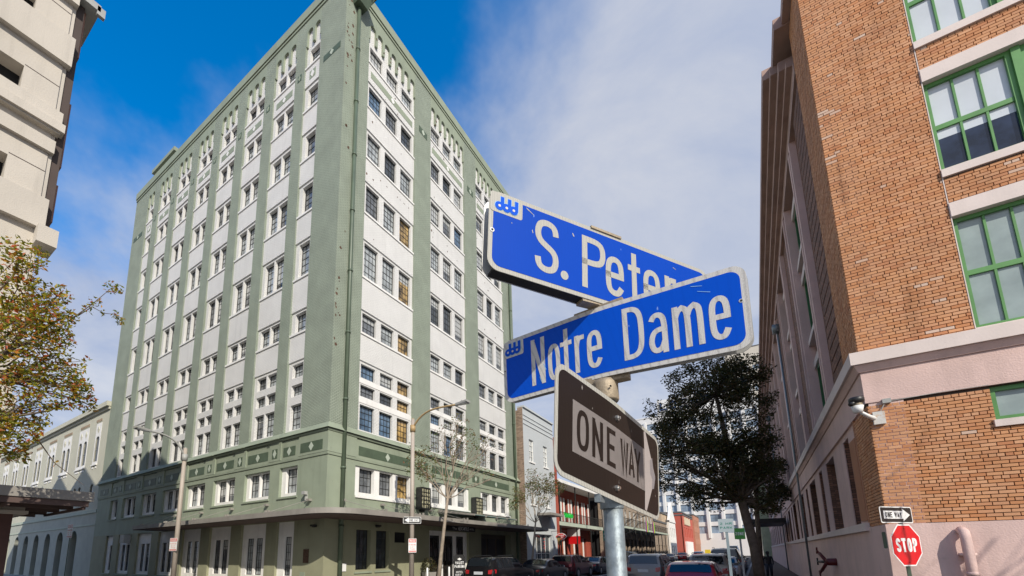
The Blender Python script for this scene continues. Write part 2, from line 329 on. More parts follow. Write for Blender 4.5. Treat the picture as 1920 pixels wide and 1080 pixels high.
# ------------------------------------------------------------------ stroke lettering
def _ell(n=20): return [(0.5 + 0.5 * math.cos(2 * math.pi * i / n + math.pi / 2), 0.5 + 0.5 * math.sin(2 * math.pi * i / n + math.pi / 2)) for i in range(n + 1)]
def _sup(n=28, p=2.7):
    r_ = []
    for i in range(n + 1):
        a = 2 * math.pi * i / n + math.pi / 2; c, s_ = math.cos(a), math.sin(a)
        r_.append((0.5 + 0.5 * math.copysign(abs(c) ** (2 / p), c), 0.5 + 0.5 * math.copysign(abs(s_) ** (2 / p), s_)))
    return r_
_S = [(1, .76), (.97, .87), (.84, .96), (.5, 1), (.16, .96), (.03, .86), (0, .75), (.05, .65), (.2, .57), (.5, .5), (.8, .43), (.95, .35), (1, .25), (.97, .14), (.84, .04), (.5, 0), (.16, .04), (.03, .13), (0, .24)]
GL = {
 'S': [_S], 's': [_S], 'P': [[(0, 0), (0, 1), (.55, 1), (.86, .96), (.98, .86), (1, .75), (.98, .64), (.86, .54), (.55, .5), (0, .5)]],
 'e': [[(0, .52), (1, .52), (1, .7), (.93, .88), (.75, .97), (.5, 1), (.25, .97), (.07, .88), (0, .7), (0, .3), (.07, .12), (.25, .03), (.5, 0), (.78, .03), (1, .2)]],
 't': [[(.5, 1), (.5, 0)], [(0, .71), (1, .71)]], 'r': [[(0, 1), (0, 0)], [(0, .68), (.15, .87), (.45, .98), (1, .98)]],
 'N': [[(0, 0), (0, 1)], [(0.03, .97), (0.97, .03)], [(1, 0), (1, 1)]], 'o': [_sup()], 'O': [_sup()],
 'D': [[(0, 0), (0, 1), (.45, 1), (.8, .94), (.97, .8), (1, .6), (1, .4), (.97, .2), (.8, .06), (.45, 0), (0, 0)]],
 'a': [[(.04, .84), (.2, .96), (.5, 1), (.82, .95), (1, .78), (1, 0)], [(1, .58), (.5, .58), (.15, .5), (0, .32), (0, .2), (.12, .05), (.45, 0), (.8, .08), (1, .28)]],
 'm': [[(0, 1), (0, 0)], [(0, .76), (.1, .93), (.28, 1), (.43, .95), (.5, .8), (.5, 0)], [(.5, .76), (.6, .93), (.78, 1), (.93, .95), (1, .8), (1, 0)]],
 'E': [[(1, 1), (0, 1), (0, 0), (1, 0)], [(0, .52), (.8, .52)]], 'W': [[(0, 1), (.25, 0), (.5, .9), (.75, 0), (1, 1)]],
 'A': [[(0, 0), (.5, 1), (1, 0)], [(.18, .3), (.82, .3)]], 'Y': [[(0, 1), (.5, .45), (1, 1)], [(.5, .45), (.5, 0)]],
 'T': [[(0, 1), (1, 1)], [(.5, 1), (.5, 0)]], 'H': [[(0, 0), (0, 1)], [(1, 0), (1, 1)], [(0, .5), (1, .5)]],
 'M': [[(0, 0), (0, 1), (.5, .25), (1, 1), (1, 0)]], 'R': [[(0, 0), (0, 1), (.6, 1), (.95, .9), (1, .75), (.95, .6), (.6, .5), (0, .5)], [(.5, .5), (1, 0)]],
 'C': [[(1, .78), (.9, .94), (.5, 1), (.1, .92), (0, .7), (0, .3), (.1, .08), (.5, 0), (.9, .06), (1, .22)]],
 'G': [[(1, .78), (.9, .94), (.5, 1), (.1, .92), (0, .7), (0, .3), (.1, .08), (.5, 0), (.9, .06), (1, .25), (1, .48), (.55, .48)]],
 'I': [[(.5, 0), (.5, 1)]], 'L': [[(0, 1), (0, 0), (1, 0)]], 'V': [[(0, 1), (.5, 0), (1, 1)]], 'K': [[(0, 0), (0, 1)], [(1, 1), (0, .4)], [(.35, .6), (1, 0)]],
 'F': [[(1, 1), (0, 1), (0, 0)], [(0, .52), (.8, .52)]], 'B': [[(0, 0), (0, 1), (.7, 1), (.95, .88), (.95, .64), (.7, .52), (0, .52)], [(.7, .52), (1, .4), (1, .12), (.7, 0), (0, 0)]],
 'h': [[(0, 1), (0, 0)], [(0, .45), (.3, .66), (.8, .62), (1, .4), (1, 0)]], 'U': [[(0, 1), (0, .25), (.15, .04), (.5, 0), (.85, .04), (1, .25), (1, 1)]],
 'i': [[(.5, 0), (.5, .7)]], 'l': [[(.5, 0), (.5, 1)]], 'n': [[(0, 1), (0, 0)], [(0, .7), (.2, .95), (.6, 1), (1, .8), (1, 0)]], 'y': [[(0, 1), (.5, .1)], [(1, 1), (.3, -.35)]], 'u': [[(0, 1), (0, .3), (.3, 0), (.7, 0), (1, .3)], [(1, 1), (1, 0)]],
 'Z': [[(0, 1), (1, 1), (0, 0), (1, 0)]], 'X': [[(0, 0), (1, 1)], [(0, 1), (1, 0)]], '2': [[(0, .8), (.2, .97), (.7, 1), (1, .8), (.9, .55), (0, 0), (1, 0)]],
}
CURVY = 'SsPeDamRCGBhUnr'
def round_off(pts, it=3):
    """corner cutting that keeps right-angle corners and the ends"""
    closed = (Vector(pts[0]) - Vector(pts[-1])).length < 1e-6
    hard = {0, len(pts) - 1}
    for i in range(1, len(pts) - 1):
        a, c = Vector(pts[i]) - Vector(pts[i - 1]), Vector(pts[i + 1]) - Vector(pts[i])
        if a.length > 1e-9 and c.length > 1e-9 and a.angle(c) > R(62): hard.add(i)
    P = [(Vector(p), i in hard) for i, p in enumerate(pts)]
    for _ in range(it):
        Q = [P[0]]
        for i in range(len(P) - 1):
            (a, ha), (c, hc) = P[i], P[i + 1]
            if not ha: Q.append((a.lerp(c, .25), False))
            elif i: Q.append((a, True))
            if not hc: Q.append((a.lerp(c, .75), False))
        Q.append(P[-1]); P = Q
    return [(p.x, p.y) for p, h in P]
def stroke2d(pts, w):
    """polyline -> list of quads in 2D with mitred joints"""
    P = [Vector(p) for p in pts]; q = [P[0]]
    for p in P[1:]:
        if (p - q[-1]).length > 1e-6: q.append(p)
    closed = (q[0] - q[-1]).length < 1e-5 and len(q) > 3
    if closed: q = q[:-1]
    n = len(q); L = []; Rr = []
    for i in range(n):
        if closed: a, b = q[i - 1], q[(i + 1) % n]
        else: a, b = (q[i - 1] if i else None), (q[i + 1] if i < n - 1 else None)
        d1 = (q[i] - a).normalized() if a is not None else None; d2 = (b - q[i]).normalized() if b is not None else None
        d1 = d1 if d1 is not None else d2; d2 = d2 if d2 is not None else d1
        n1_ = Vector((-d1.y, d1.x)); n2_ = Vector((-d2.y, d2.x)); mm = n1_ + n2_
        if mm.length < 1e-4: mm = n1_
        mm.normalize(); k = 1 / max(0.42, mm.dot(n1_))
        L.append(q[i] + mm * w / 2 * k); Rr.append(q[i] - mm * w / 2 * k)
    out_ = []
    for i in range(n if closed else n - 1):
        j = (i + 1) % n; out_.append((L[i], L[j], Rr[j], Rr[i]))
    return out_
def glyph(mb, ch, s0, s1, t0, t1, w, fn, n0):
    """one letter in the box s0..s1, t0..t1 (outer edges); fn(s,t,n)->point"""
    if ch == '.':
        c = [((s0 + s1) / 2 + (s1 - s0) / 2 * math.cos(2 * math.pi * i / 18), (t0 + t1) / 2 + (t1 - t0) / 2 * math.sin(2 * math.pi * i / 18)) for i in range(18)]
        mb.poly([fn(x, y, n0) for x, y in c]); return
    for k, st_ in enumerate(GL[ch]):
        pts = [(s0 + w / 2 + x * max(1e-4, s1 - s0 - w), t0 + w / 2 + y * max(1e-4, t1 - t0 - w)) for x, y in st_]
        if ch in CURVY: pts = round_off(pts)
        # let the open ends of straight strokes reach the box edge
        def ext(p, q):
            d = Vector((p[0] - q[0], p[1] - q[1]));
            return (p[0] + d.x / d.length * w / 2, p[1] + d.y / d.length * w / 2) if d.length > 1e-6 else p
        if (Vector(pts[0]) - Vector(pts[-1])).length > 1e-5 and ch not in 'SsCGc':
            ax = lambda p, q: abs(p[0] - q[0]) < 1e-6 or abs(p[1] - q[1]) < 1e-6
            if ax(pts[0], pts[1]): pts[0] = ext(pts[0], pts[1])
            if ax(pts[-1], pts[-2]): pts[-1] = ext(pts[-1], pts[-2])
        for q4 in stroke2d(pts, w): mb.quad(*[fn(p.x, p.y, n0 + 0.00012 * k) for p in q4])
def text(mb, s, s0, s1, t0, t1, fn, n0, wr=0.16, gap=0.35, narrow='I.il'):
    """capitals fitted between s0 and s1"""
    h = t1 - t0; w = h * wr; units = [0.35 if c in narrow else (0.5 if c == ' ' else (1.25 if c in 'WM' else 1.0)) for c in s]
    tot = sum(units) + gap * (len(s) - 1); k = (s1 - s0) / tot; x = s0
    for c, u in zip(s, units):
        if c != ' ': glyph(mb, c, x, x + u * k, t0, t1, w, fn, n0)
        x += (u + gap) * k
def plate(mb, s0, s1, t0, t1, r, fn, n0, n1_, cols=()):
    """rounded plate between offsets n0 (back) and n1_ (front); cols = extra stations in s"""
    ss = {s0, s1, *[c for c in cols if s0 < c < s1]}
    for i in range(7):
        a = math.pi / 2 * i / 6; ss.add(s0 + r * (1 - math.cos(a))); ss.add(s1 - r * (1 - math.cos(a)))
    ss = sorted(ss)
    def ins(s_):
        e = min(s_ - s0, s1 - s_)
        return 0 if e >= r else r - math.sqrt(max(0, r * r - (r - e) ** 2))
    for a, b in zip(ss, ss[1:]):
        if b - a < 1e-7: continue
        ia, ib = ins(a), ins(b)
        A0, A1, B0, B1 = (a, t0 + ia), (a, t1 - ia), (b, t0 + ib), (b, t1 - ib)
        f = lambda p, n: fn(p[0], p[1], n)
        mb.quad(f(A0, n1_), f(B0, n1_), f(B1, n1_), f(A1, n1_))
        if n0 is not None:
            mb.quad(f(A0, n0), f(A1, n0), f(B1, n0), f(B0, n0)); mb.quad(f(A0, n0), f(B0, n0), f(B0, n1_), f(A0, n1_)); mb.quad(f(A1, n0), f(A1, n1_), f(B1, n1_), f(B1, n0))
            if a == s0: mb.quad(f(A0, n0), f(A0, n1_), f(A1, n1_), f(A1, n0))
            if b == s1: mb.quad(f(B0, n0), f(B1, n0), f(B1, n1_), f(B0, n1_))
# ------------------------------------------------------------------ ground
def struct(name, mb, m): o = obj(name, mb, m); o['kind'] = 'structure'; return o
m_asph = mat('asphalt', (0.055, 0.055, 0.056), 0.85, var=0.2, vs=0.6, bs=0.3, bscale=60)
m_conc = mat('concrete pavement', (0.30, 0.28, 0.25), 0.85, var=0.12, vs=0.7, bs=0.15, bscale=50)
m_paver = brickmat('brick pavers', (0.11, 0.055, 0.042), 0.1, 0.2, dark=0.6, var=0.2, bs=0.4, per=0.25)
m_kerb = mat('kerb stone', (0.34, 0.32, 0.29), 0.85, var=0.1)
m_paint = mat('road paint', (0.62, 0.62, 0.60), 0.7, var=0.12, vs=4)
b = MB(); b.quad((-1500, -1500, -0.21), (1500, -1500, -0.21), (1500, 1500, -0.21), (-1500, 1500, -0.21)); struct('ground', b, m_conc)
b = MB(); b.box(-12.6, -0.8, -70, 420, -0.3, -0.15); struct('road', b, m_asph)
b = MB(); b.box(-160, -12.6, 4.0, 9.4, -0.3, -0.15); b.box(-0.8, 160, 2.2, 9.3, -0.3, -0.15); struct('cross_road', b, m_asph)
def pave(x0, x1, y0, y1, m=None):
    b = MB(); b.box(x0, x1, y0, y1, -0.3, 0.0); struct('pavement', b, m or m_conc)
def kerb(x0, x1, y0, y1):
    b = MB(); b.box(x0, x1, y0, y1, -0.3, 0.012); struct('kerb', b, m_kerb)
pave(-160, -12.75, 9.55, 420); kerb(-12.75, -12.6, 9.4, 420); kerb(-160, -12.75, 9.4, 9.55)
pave(-160, -12.75, -70, 3.85); kerb(-12.75, -12.6, -70, 4.0); kerb(-160, -12.75, 3.85, 4.0)
pave(-0.65, 160, 9.45, 420, m_paver); kerb(-0.8, -0.65, 9.3, 420); kerb(-0.65, 160, 9.3, 9.45)
pave(-0.65, 160, -70, 2.05); kerb(-0.8, -0.65, -70, 2.2); kerb(-0.65, 160, 2.05, 2.2)
b = MB()
for k in range(60):
    y = 12 + k * 6.0; b.box(-6.75, -6.63, y, y + 2.4, -0.15, -0.146)
for x in (-10.4, -3.1): b.box(x, x + 0.1, 12.5, 300, -0.15, -0.146)
b.box(-12.2, -1.2, 10.2, 10.6, -0.15, -0.146)
struct('road_marking', b, m_paint)

# ------------------------------------------------------------------ the green and white hotel
FL = Frame((-15.6, 12.5, 0), (-1, 0, 0), (0, -1, 0))
FR = Frame((-15.6, 12.5, 0), (0, 1, 0), (1, 0, 0))
EL, ER = 27.45, 18.95
LB = [(2.10, 3.45, 1)] + [(4.33 + 3.19 * i, 6.53 + 3.19 * i, 2) for i in range(6)] + [(23.46, 24.80, 1)]
RB = [(1.72, 5.81, 3), (7.42, 11.52, 3), (13.16, 17.27, 3)]
H = thing('hotel_building', (-15.6, 12.5, 0), 'nine storey sage green and white brick building with arched frieze on the street corner', 'building')
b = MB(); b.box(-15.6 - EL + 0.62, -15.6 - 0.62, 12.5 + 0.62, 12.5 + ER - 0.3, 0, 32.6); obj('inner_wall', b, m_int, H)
b = MB(); b.box(-15.6 - EL + 0.05, -15.6 - 0.05, 12.55, 12.5 + ER - 0.05, 32.7, 33.0); obj('roof', b, m_roof, H)
b = MB(); b.box(-15.6 - EL, -15.6 - EL + 0.3, 12.51, 12.5 + ER, 0, 33.0); b.box(-15.6 - EL + 0.3, -15.6 - 0.3, 12.5 + ER - 0.3, 12.5 + ER, 0, 33.0); obj('party_wall', b, m_green_brick, H)
# piers
def gaps(bays, end, start):
    e = [start] + [x for p in bays for x in p[:2]] + [end]
    return [(e[i], e[i + 1]) for i in range(0, len(e), 2)]
for F, bays, end in ((FL, LB, EL), (FR, RB, ER)):
    for (a, c) in gaps(bays, end, 0.0):
        if a == 0.0:
            if F is FL:
                b = MB(); b.box(-15.6 - 2.10, -15.6, 12.5, 12.5 + 1.72, 7.6, 32.95); obj('corner_pier', b, m_green_brick, H)
            continue
        b = MB(); b.fbox(F, a, c, 7.6, 32.95, 0, 0.6); obj('pier', b, m_green_brick, H)
# rows of windows: (opening bottom, opening top, band bottom, band top)
ROWS = [(29.62, 30.72, 29.52, 30.87), (26.62, 27.98, 26.5, 28.2), (23.34, 24.86, 23.2, 25.05), (19.92, 21.56, 19.78, 21.72), (16.15, 18.05, 16.0, 18.2), (12.98, 14.02, 12.86, 14.16)]
R3 = [(10.50, 11.22), (9.52, 10.12), (7.78, 9.08)]
def opens(n, wbay, F):
    if n == 1: return [(0.20, 1.06)]
    if n == 2: return [(0.16, 1.01), (1.12, 1.96)]
    return [(0.2, 1.2), (1.555, 2.545), (2.9, 3.9)]
WIN = {}
def winmesh(wd, ht):
    k = (round(wd, 2), round(ht, 2))
    if k in WIN: return WIN[k]
    b = MB(); fr = 0.035
    b.box(0, fr, 0, .06, 0, ht); b.box(wd - fr, wd, 0, .06, 0, ht); b.box(fr, wd - fr, 0, .06, 0, fr); b.box(fr, wd - fr, 0, .06, ht - fr, ht)
    nc = 3 if wd < 0.9 else 4; nr = max(2, round(ht / 0.36)); 
    for i in range(1, nc): x = wd * i / nc; b.box(x - .011, x + .011, .015, .05, fr, ht - fr)
    for j in range(1, nr): z = ht * j / nr; b.box(fr, wd - fr, .012, .053, z - .012, z + .012)
    g = MB(); g.quad((0, .035, 0), (wd, .035, 0), (wd, .035, ht), (0, .035, ht)); g.box(0.005, wd - .005, .07, .09, .005, ht - .005)
    vs_ = []
    for f in (0, .28, .5, .72):
        gm = MB(); gm.box(.01, wd - .01, .030, .042, .01, ht - .01)
        if f: gm.box(.012, wd - .012, .0265, .0295, ht * (1 - f), ht - .012)
        me = gm.mesh('pane', G[0])
        if f:
            me.materials.append(G[5])
            for p in list(me.polygons)[6:]: p.material_index = 1
        vs_.append(me)
    WIN[k] = (b.mesh('window', m_steel_dark), vs_); return WIN[k]
def window(F, u0, z0, wd, ht, d, parent, gi):
    me, gm = winmesh(wd, ht); loc = F.pt(u0 + wd if F.U.x < 0 else u0, z0, d); rz = 0 if F.U.x < 0 else math.pi / 2
    o = inst('window', me, loc, rz, parent)
    inst('pane', gm[rnd.choice((0, 0, 1, 2, 3)) if gi < 2 else rnd.choice((0, 0, 0, 1, 2)) if gi == 3 else 0], loc, rz, o, G[gi])
def pickg(f, row=0):
    q = rnd.random()
    if f == 'R': return 1 if q < .45 else 0 if q < .62 else 2 if q < .9 else 4
    return 2 if q < .62 else 1 if q < .86 else 0
for F, bays, tagf in ((FL, LB, 'L'), (FR, RB, 'R')):
    for bi, (a, c, n) in enumerate(bays):
        wb = c - a; op = opens(n, wb, F); b = MB()
        # spandrels
        zs = [32.35] + [z for r_ in ROWS for z in (r_[3], r_[2])] + [11.38]
        for i in range(0, len(zs), 2): b.fbox(F, a, c, zs[i + 1], zs[i], 0.13 if i == 0 else 0.07, 0.6)
        for (o0, o1, b0, b1) in ROWS: b.wall(F, a, c, b0, b1, [(a + p, a + q, o0, o1) for p, q in op], 0.13, 0.55)
        b.wall(F, a, c, 7.6, 11.38, [(a + p, a + q, z0, z1) for p, q in op for z0, z1 in R3], 0.12, 0.55)
        obj('bay_wall', b, m_white_brick, H)
        for (o0, o1, b0, b1) in ROWS:
            s = MB(); s.fbox(F, a + .003, c - .003, b0 - 0.07, b0 + 0.03, 0.02, 0.2); obj('sill', s, m_white, H)
        if tagf == 'R':
            s = MB(); s.fbox(F, a + .003, c - .003, 10.2, 10.42, 0.095, 0.14); s.fbox(F, a + .003, c - .003, 9.18, 9.46, 0.105, 0.14); obj('transom_bar', s, m_white, H)
        for k, (p, q) in enumerate(op):
            yellow = (tagf == 'R' and bi == 0 and k == 2)
            for ri, (o0, o1, b0, b1) in enumerate(ROWS):
                window(F, a + p, o0, q - p, o1 - o0, 0.31 if tagf == 'L' else 0.27, H, 3 if yellow and ri > 2 else pickg(tagf))
            for z0, z1 in R3: window(F, a + p, z0, q - p, z1 - z0, 0.30 if tagf == 'L' else 0.26, H, 3 if yellow else (4 if tagf == 'R' and bi == 0 and k == 0 and z0 < 8 else pickg(tagf)))
        # arched frieze
        na = 7 if n == 3 else 3 if n == 2 else 2
        m_ = MB(); pit = wb / na; spring = 31.92; rr = pit * 0.36; top = 32.95
        cols = [a]
        for i in range(na):
            cu = a + pit * (i + .5); cols += [cu + rr * math.sin(math.pi / 2 * t / 6) for t in range(-6, 7)]
        cols.append(c); 
        def bot(u):
            i = min(na - 1, max(0, int((u - a) / pit))); x = u - (a + pit * (i + .5))
            return spring + math.sqrt(max(0, rr * rr - x * x)) if abs(x) < rr - 1e-6 else None
        for x0, x1 in zip(cols, cols[1:]):
            mid = bot((x0 + x1) / 2)
            if mid is None: lo0 = lo1 = 31.05
            else:
                i = min(na - 1, max(0, int(((x0 + x1) / 2 - a) / pit))); cc = a + pit * (i + .5)
                lo0 = spring + math.sqrt(max(0, rr * rr - (x0 - cc) ** 2)); lo1 = spring + math.sqrt(max(0, rr * rr - (x1 - cc) ** 2))
            p = F.pt
            m_.hexa([p(x0, lo0, 0), p(x1, lo1, 0), p(x1, lo1, .125), p(x0, lo0, .125), p(x0, top, 0), p(x1, top, 0), p(x1, top, .125), p(x0, top, .125)])
        obj('arched_frieze', m_, m_green, H)
        # green name panels with diamonds between the two top floors
        def panel(u0, u1, z0, z1, d, nm='panel', dm=m_dgreen, dw=0.17, dc=m_lgreen):
            q = MB(); q.fbox(F, u0, u1, z0, z1, d - .012, d + .02); po = obj(nm, q, dm, H)
            q = MB(); cu = (u0 + u1) / 2; cz = (z0 + z1) / 2; hh = (z1 - z0) * .46
            q.prism([(cu - dw, cz), (cu, cz - hh), (cu + dw, cz), (cu, cz + hh)], lambda x, y, k: F.pt(x, y, k), d - .024, d - .013); obj('diamond', q, dc, po)
        if n == 3: panel(a + .25, c - .22, 28.60, 29.02, 0.07, dm=m_green, dc=m_white)
        elif n == 2: panel(a + .3, c - .3, 28.60, 29.02, 0.07, dm=m_green, dc=m_white)
        else: panel(a + .4, c - .4, 28.55, 29.1, 0.07, dm=m_green, dc=m_white)
        if n == 3: panel(a + .05, c - .05, 6.42, 6.88, -0.055)
        elif n == 2: panel(a + .2, c - .2, 6.42, 6.88, -0.055)
        else: panel(a + .2, c - .2, 6.42, 6.88, -0.055)
    for gi, (a, c) in enumerate(gaps(bays, EL if F is FL else ER, 0.0)):
        mid = (a + c) / 2
        if a == 0.0:
            if F is FL: panel(.25, 1.85, 6.42, 6.88, -0.105); panel(.35, 1.75, 28.7, 29.1, 0.0, dm=m_dgreen)
            continue
        if c in (EL, ER):
            if F is FL: panel(a + .5, c - .5, 6.42, 6.88, -0.105); panel(a + .5, c - .4, 28.7, 29.1, 0.0, dm=m_dgreen)
            continue
        if F is FL: panel(mid - .22, mid + .22, 6.42, 6.9, -0.105, dw=0.14); panel(mid - .18, mid + .18, 28.95, 29.4, 0.0, dm=m_dgreen, dw=.13, dc=m_green)
        else: panel(mid - .45, mid + .45, 6.42, 6.9, -0.105, dw=0.15); panel(mid - .42, mid + .42, 28.9, 29.35, 0.0, dm=m_dgreen)
# belt course and cornice run round the corner: one mitred moulding per course
def course(nm, z0, z1, dtop, dbot, m, parent, inner=0.3):
    b = MB()
    X0, Y0 = -15.6, 12.5
    def ring(d, z): return [(X0 - EL, Y0 - d, z), (X0 + d, Y0 - d, z), (X0 + d, Y0 + ER, z)]
    A, B = ring(dbot, z0), ring(dtop, z1); Ai, Bi = ring(-inner, z0), ring(-inner, z1)
    for k in range(2):
        b.quad(A[k], A[k + 1], B[k + 1], B[k]); b.quad(Bi[k], B[k], B[k + 1], Bi[k + 1]); b.quad(Ai[k], Ai[k + 1], A[k + 1], A[k])
    for k in (0, 2): b.quad(A[k], B[k], Bi[k], Ai[k])
    return obj(nm, b, m, parent)
course('belt_ledge', 7.37, 7.66, 0.03, 0.24, m_green, H); course('belt_moulding', 7.25, 7.33, 0.17, 0.13, m_green, H); course('belt_fascia', 6.28, 7.22, 0.055, 0.055, m_green, H)
course('belt_base', 6.16, 6.275, 0.10, 0.09, m_green, H)
course('cornice', 33.12, 33.72, 0.10, 0.10, m_green, H, .4); course('cornice_moulding', 32.93, 33.06, 0.05, 0.05, m_green, H, .4)
for F, bays, end in ((FL, LB, EL), (FR, RB, ER)):   # pilaster strips carry up through the belt
    for (a, c) in gaps(bays, end, 0.0):
        if a == 0.0:
            if F is FL: b = MB(); b.box(-15.6 - 2.0, -15.6 + .105, 12.5 - .105, 12.5 + 1.6, 6.29, 7.24); obj('belt_block', b, m_green, H)
            continue
        b = MB(); b.fbox(F, a - .05, c + .05, 6.29, 7.24, -0.105, 0.0); b.fbox(F, a - .05, c + .05, 7.34, 7.372, -0.28, 0); obj('belt_block', b, m_green, H)
# lower two storeys
lw = MB(); holes = [(a - .03, c + .03, 4.45, 5.9) for a, c, n in LB]; gh = [(a, c, .55, 3.25) for a, c, n in LB]
lw.wall(FL, 0, EL, 3.30, 6.16, holes, -0.05, 0.6); obj('lower_wall', lw, m_green, H)
lw = MB(); lw.wall(FL, 0, EL, 0, 3.298, gh, -0.05, 0.6); obj('base_wall', lw, m_olive, H)
rw = MB(); holes = [(a - .12, c + .05, 4.45, 5.9) for a, c, n in RB]
gh = [(1.78, 2.72, .98, 2.86), (3.08, 4.02, .98, 2.86), (4.40, 5.34, 2.28, 2.82), (7.30, 11.45, 0.0, 3.02), (13.0, 17.4, 0.0, 3.0)]
rw.wall(FR, 0, ER, 3.30, 6.16, holes, -0.05, 0.6); obj('lower_wall', rw, m_green, H)
rw = MB(); rw.wall(FR, 0, ER, 0, 3.298, gh, -0.05, 0.6); obj('base_wall', rw, m_olive, H)
b = MB(); b.box(-15.6, -15.55, 12.45, 12.5, 3.3, 6.16); obj('corner_bead', b, m_green, H)
b = MB(); b.box(-15.6, -15.55, 12.45, 12.5, 0, 3.298); obj('corner_bead', b, m_olive, H)
for F, bays, tf in ((FL, LB, 'L'), (FR, RB, 'R')):
    for bi, (a, c, n) in enumerate(bays):
        op = opens(n, c - a, F); b = MB()
        b.wall(F, a - (.03 if n < 3 else .12), c + (.03 if n < 3 else .05), 4.45, 5.9, [(a + p, a + q, 4.64, 5.84) for p, q in op], 0.02 if n == 3 else 0.1, 0.5); obj('window_surround', b, m_white, H)
        s = MB(); s.fbox(F, a - .1, c + .1, 4.36, 4.448, -0.11, 0.1); obj('sill', s, m_white if n == 3 else m_green, H)
        for k, (p, q) in enumerate(op): window(F, a + p, 4.64, q - p, 1.2, 0.24, H, 3 if tf == 'R' and bi == 0 and k == 2 else pickg(tf))
        if tf == 'L':
            b = MB(); gop = [(.33, .83)] if n == 1 else [(.42, 1.02), (1.2, 1.8)]
            b.wall(F, a, c, .55, 3.25, [(a + p, a + q, .75, 2.55) for p, q in gop], 0.08, 0.55); obj('white_infill', b, m_white, H)
            for p, q in gop: window(F, a + p, .75, q - p, 1.8, 0.16, H, 2 if rnd.random() < .6 else 1)
            s = MB(); s.fbox(F, a - .06, c + .06, .46, .545, -0.1, 0.08); obj('sill', s, m_green, H)
for (a, c, z0, z1) in gh[:3]:
    if z1 - z0 > 1: window(FR, a, z0, c - a, z1 - z0, 0.2, H, 0)
    else: b = MB(); b.fbox(FR, a, c, z0, z1, 0.1, .2); obj('louvre', b, m_int, H)
for u in (2.25, 3.55):
    b = MB(); b.fbox(FR, u - .55, u + .55, .82, .90, -.1, 0.05); obj('sill', b, m_green, H)
# entrance: white door frame with three glazed doors
b = MB(); b.wall(FR, 7.30, 11.45, 0, 3.02, [(7.55, 8.55, 0.02, 2.75), (8.85, 9.95, 0.02, 2.75), (10.25, 11.15, 0.02, 2.75)], 0.12, 0.4); obj('door_surround', b, m_white, H)
m_doorg = glassmat('door glass', (0.03, 0.025, 0.022), vs=1.5, var=0.6)
for u0, u1 in ((7.55, 8.55), (8.85, 9.95), (10.25, 11.15)):
    b = MB(); b.wall(FR, u0, u1, 0.02, 2.75, [(u0 + .12, (u0 + u1) / 2 - .04, .25, 2.6), ((u0 + u1) / 2 + .04, u1 - .12, .25, 2.6)], 0.2, 0.28); o = obj('door', b, m_steel_dark, H)
    q = MB(); q.fbox(FR, u0 + .05, u1 - .05, .1, 2.7, 0.235, 0.25); obj('pane', q, m_doorg, o)
b = MB(); b.fbox(FR, 13.0, 17.4, 0, 3.0, .45, .6); obj('loading_door', b, mat('brown painted door', (0.09, 0.075, 0.055), 0.7), H)
for u in (13.9, 15.2, 16.5):
    b = MB(); b.fbox(FR, u - .5, u + .5, 1.2, 2.7, .42, .446); obj('door_panel', b, m_steel_dark, H)
# rain pipes
b = MB(); b.tube([(-15.47, 13.30, 0.0), (-15.47, 13.30, 31.9)], .105, 10)
for z in (2.9, 5.6, 8.9, 12.3, 15.6, 19, 22.3, 25.6, 29): b.tube([(-15.47, 13.3, z), (-15.47, 13.3, z + .1)], .13, 10)
b.box(-15.6, -15.5, 13.19, 13.41, 7.3, 7.4); obj('rain_pipe', b, m_pipe, H, True)
b = MB(); 
bot_ = [(-15.6, 12.98, 31.85), (-15.15, 12.98, 31.85), (-15.15, 13.62, 31.85), (-15.6, 13.62, 31.85)]; top_ = [(-15.6, 12.72, 32.72), (-14.86, 12.72, 32.72), (-14.86, 13.92, 32.72), (-15.6, 13.92, 32.72)]
b.hexa(bot_ + top_); b.box(-15.6, -14.8, 12.66, 13.98, 32.72, 32.9); obj('rain_hopper', b, m_dgreen, H)
b = MB()
for k in range(3): b.box(-14.86, -14.842, 13.3 + .16 * k, 13.38 + .16 * k, 32.5, 32.6)
obj('hopper_hole', b, m_white, H)
b = MB(); b.tube([(-15.47, 12.5 + 18.3, 0.0), (-15.47, 12.5 + 18.3, 32.9)], .105, 10)
for z in (3.4, 7.2, 12, 17, 22, 27): b.tube([(-15.47, 30.8, z), (-15.47, 30.8, z + .1)], .13, 10)
obj('rain_pipe', b, m_pipe, H, True)
# spots where the paint has come off
b = MB()
def spall(F, u, z, s):
    n = rnd.randint(4, 6); pts = [(u + s * rnd.uniform(.4, 1) * math.cos(2 * math.pi * i / n), z + s * rnd.uniform(.5, 1.3) * math.sin(2 * math.pi * i / n)) for i in range(n)]
    b.prism(pts, lambda x, y, k: F.pt(x, y, k), -0.006, 0.01)
for k in range(26): spall(FR, rnd.uniform(.08, .6), rnd.uniform(28, 32.3) if k < 18 else rnd.uniform(10, 28), rnd.uniform(.05, .13))
for k in range(10): spall(FR, rnd.uniform(.08, .3), rnd.uniform(11.5, 15), rnd.uniform(.05, .11))
for k in range(46):
    a, c, n = RB[k % 3]; z = rnd.choice([22.2, 22.6, 25.3, 25.8, 28.3, 29.2, 18.6])
    F_ = Frame((-15.67, 12.5, 0), (0, 1, 0), (1, 0, 0)); 
    u = rnd.uniform(a + .1, c - .1); n_ = rnd.randint(4, 6); s = rnd.uniform(.03, .085)
    pts = [(u + s * rnd.uniform(.4, 1) * math.cos(2 * math.pi * i / n_), z + rnd.uniform(-.3, .3) * 0 + s * rnd.uniform(.5, 1.3) * math.sin(2 * math.pi * i / n_)) for i in range(n_)]
    b.prism(pts, lambda x, y, k2: F_.pt(x, y, k2), -0.006, 0.01)
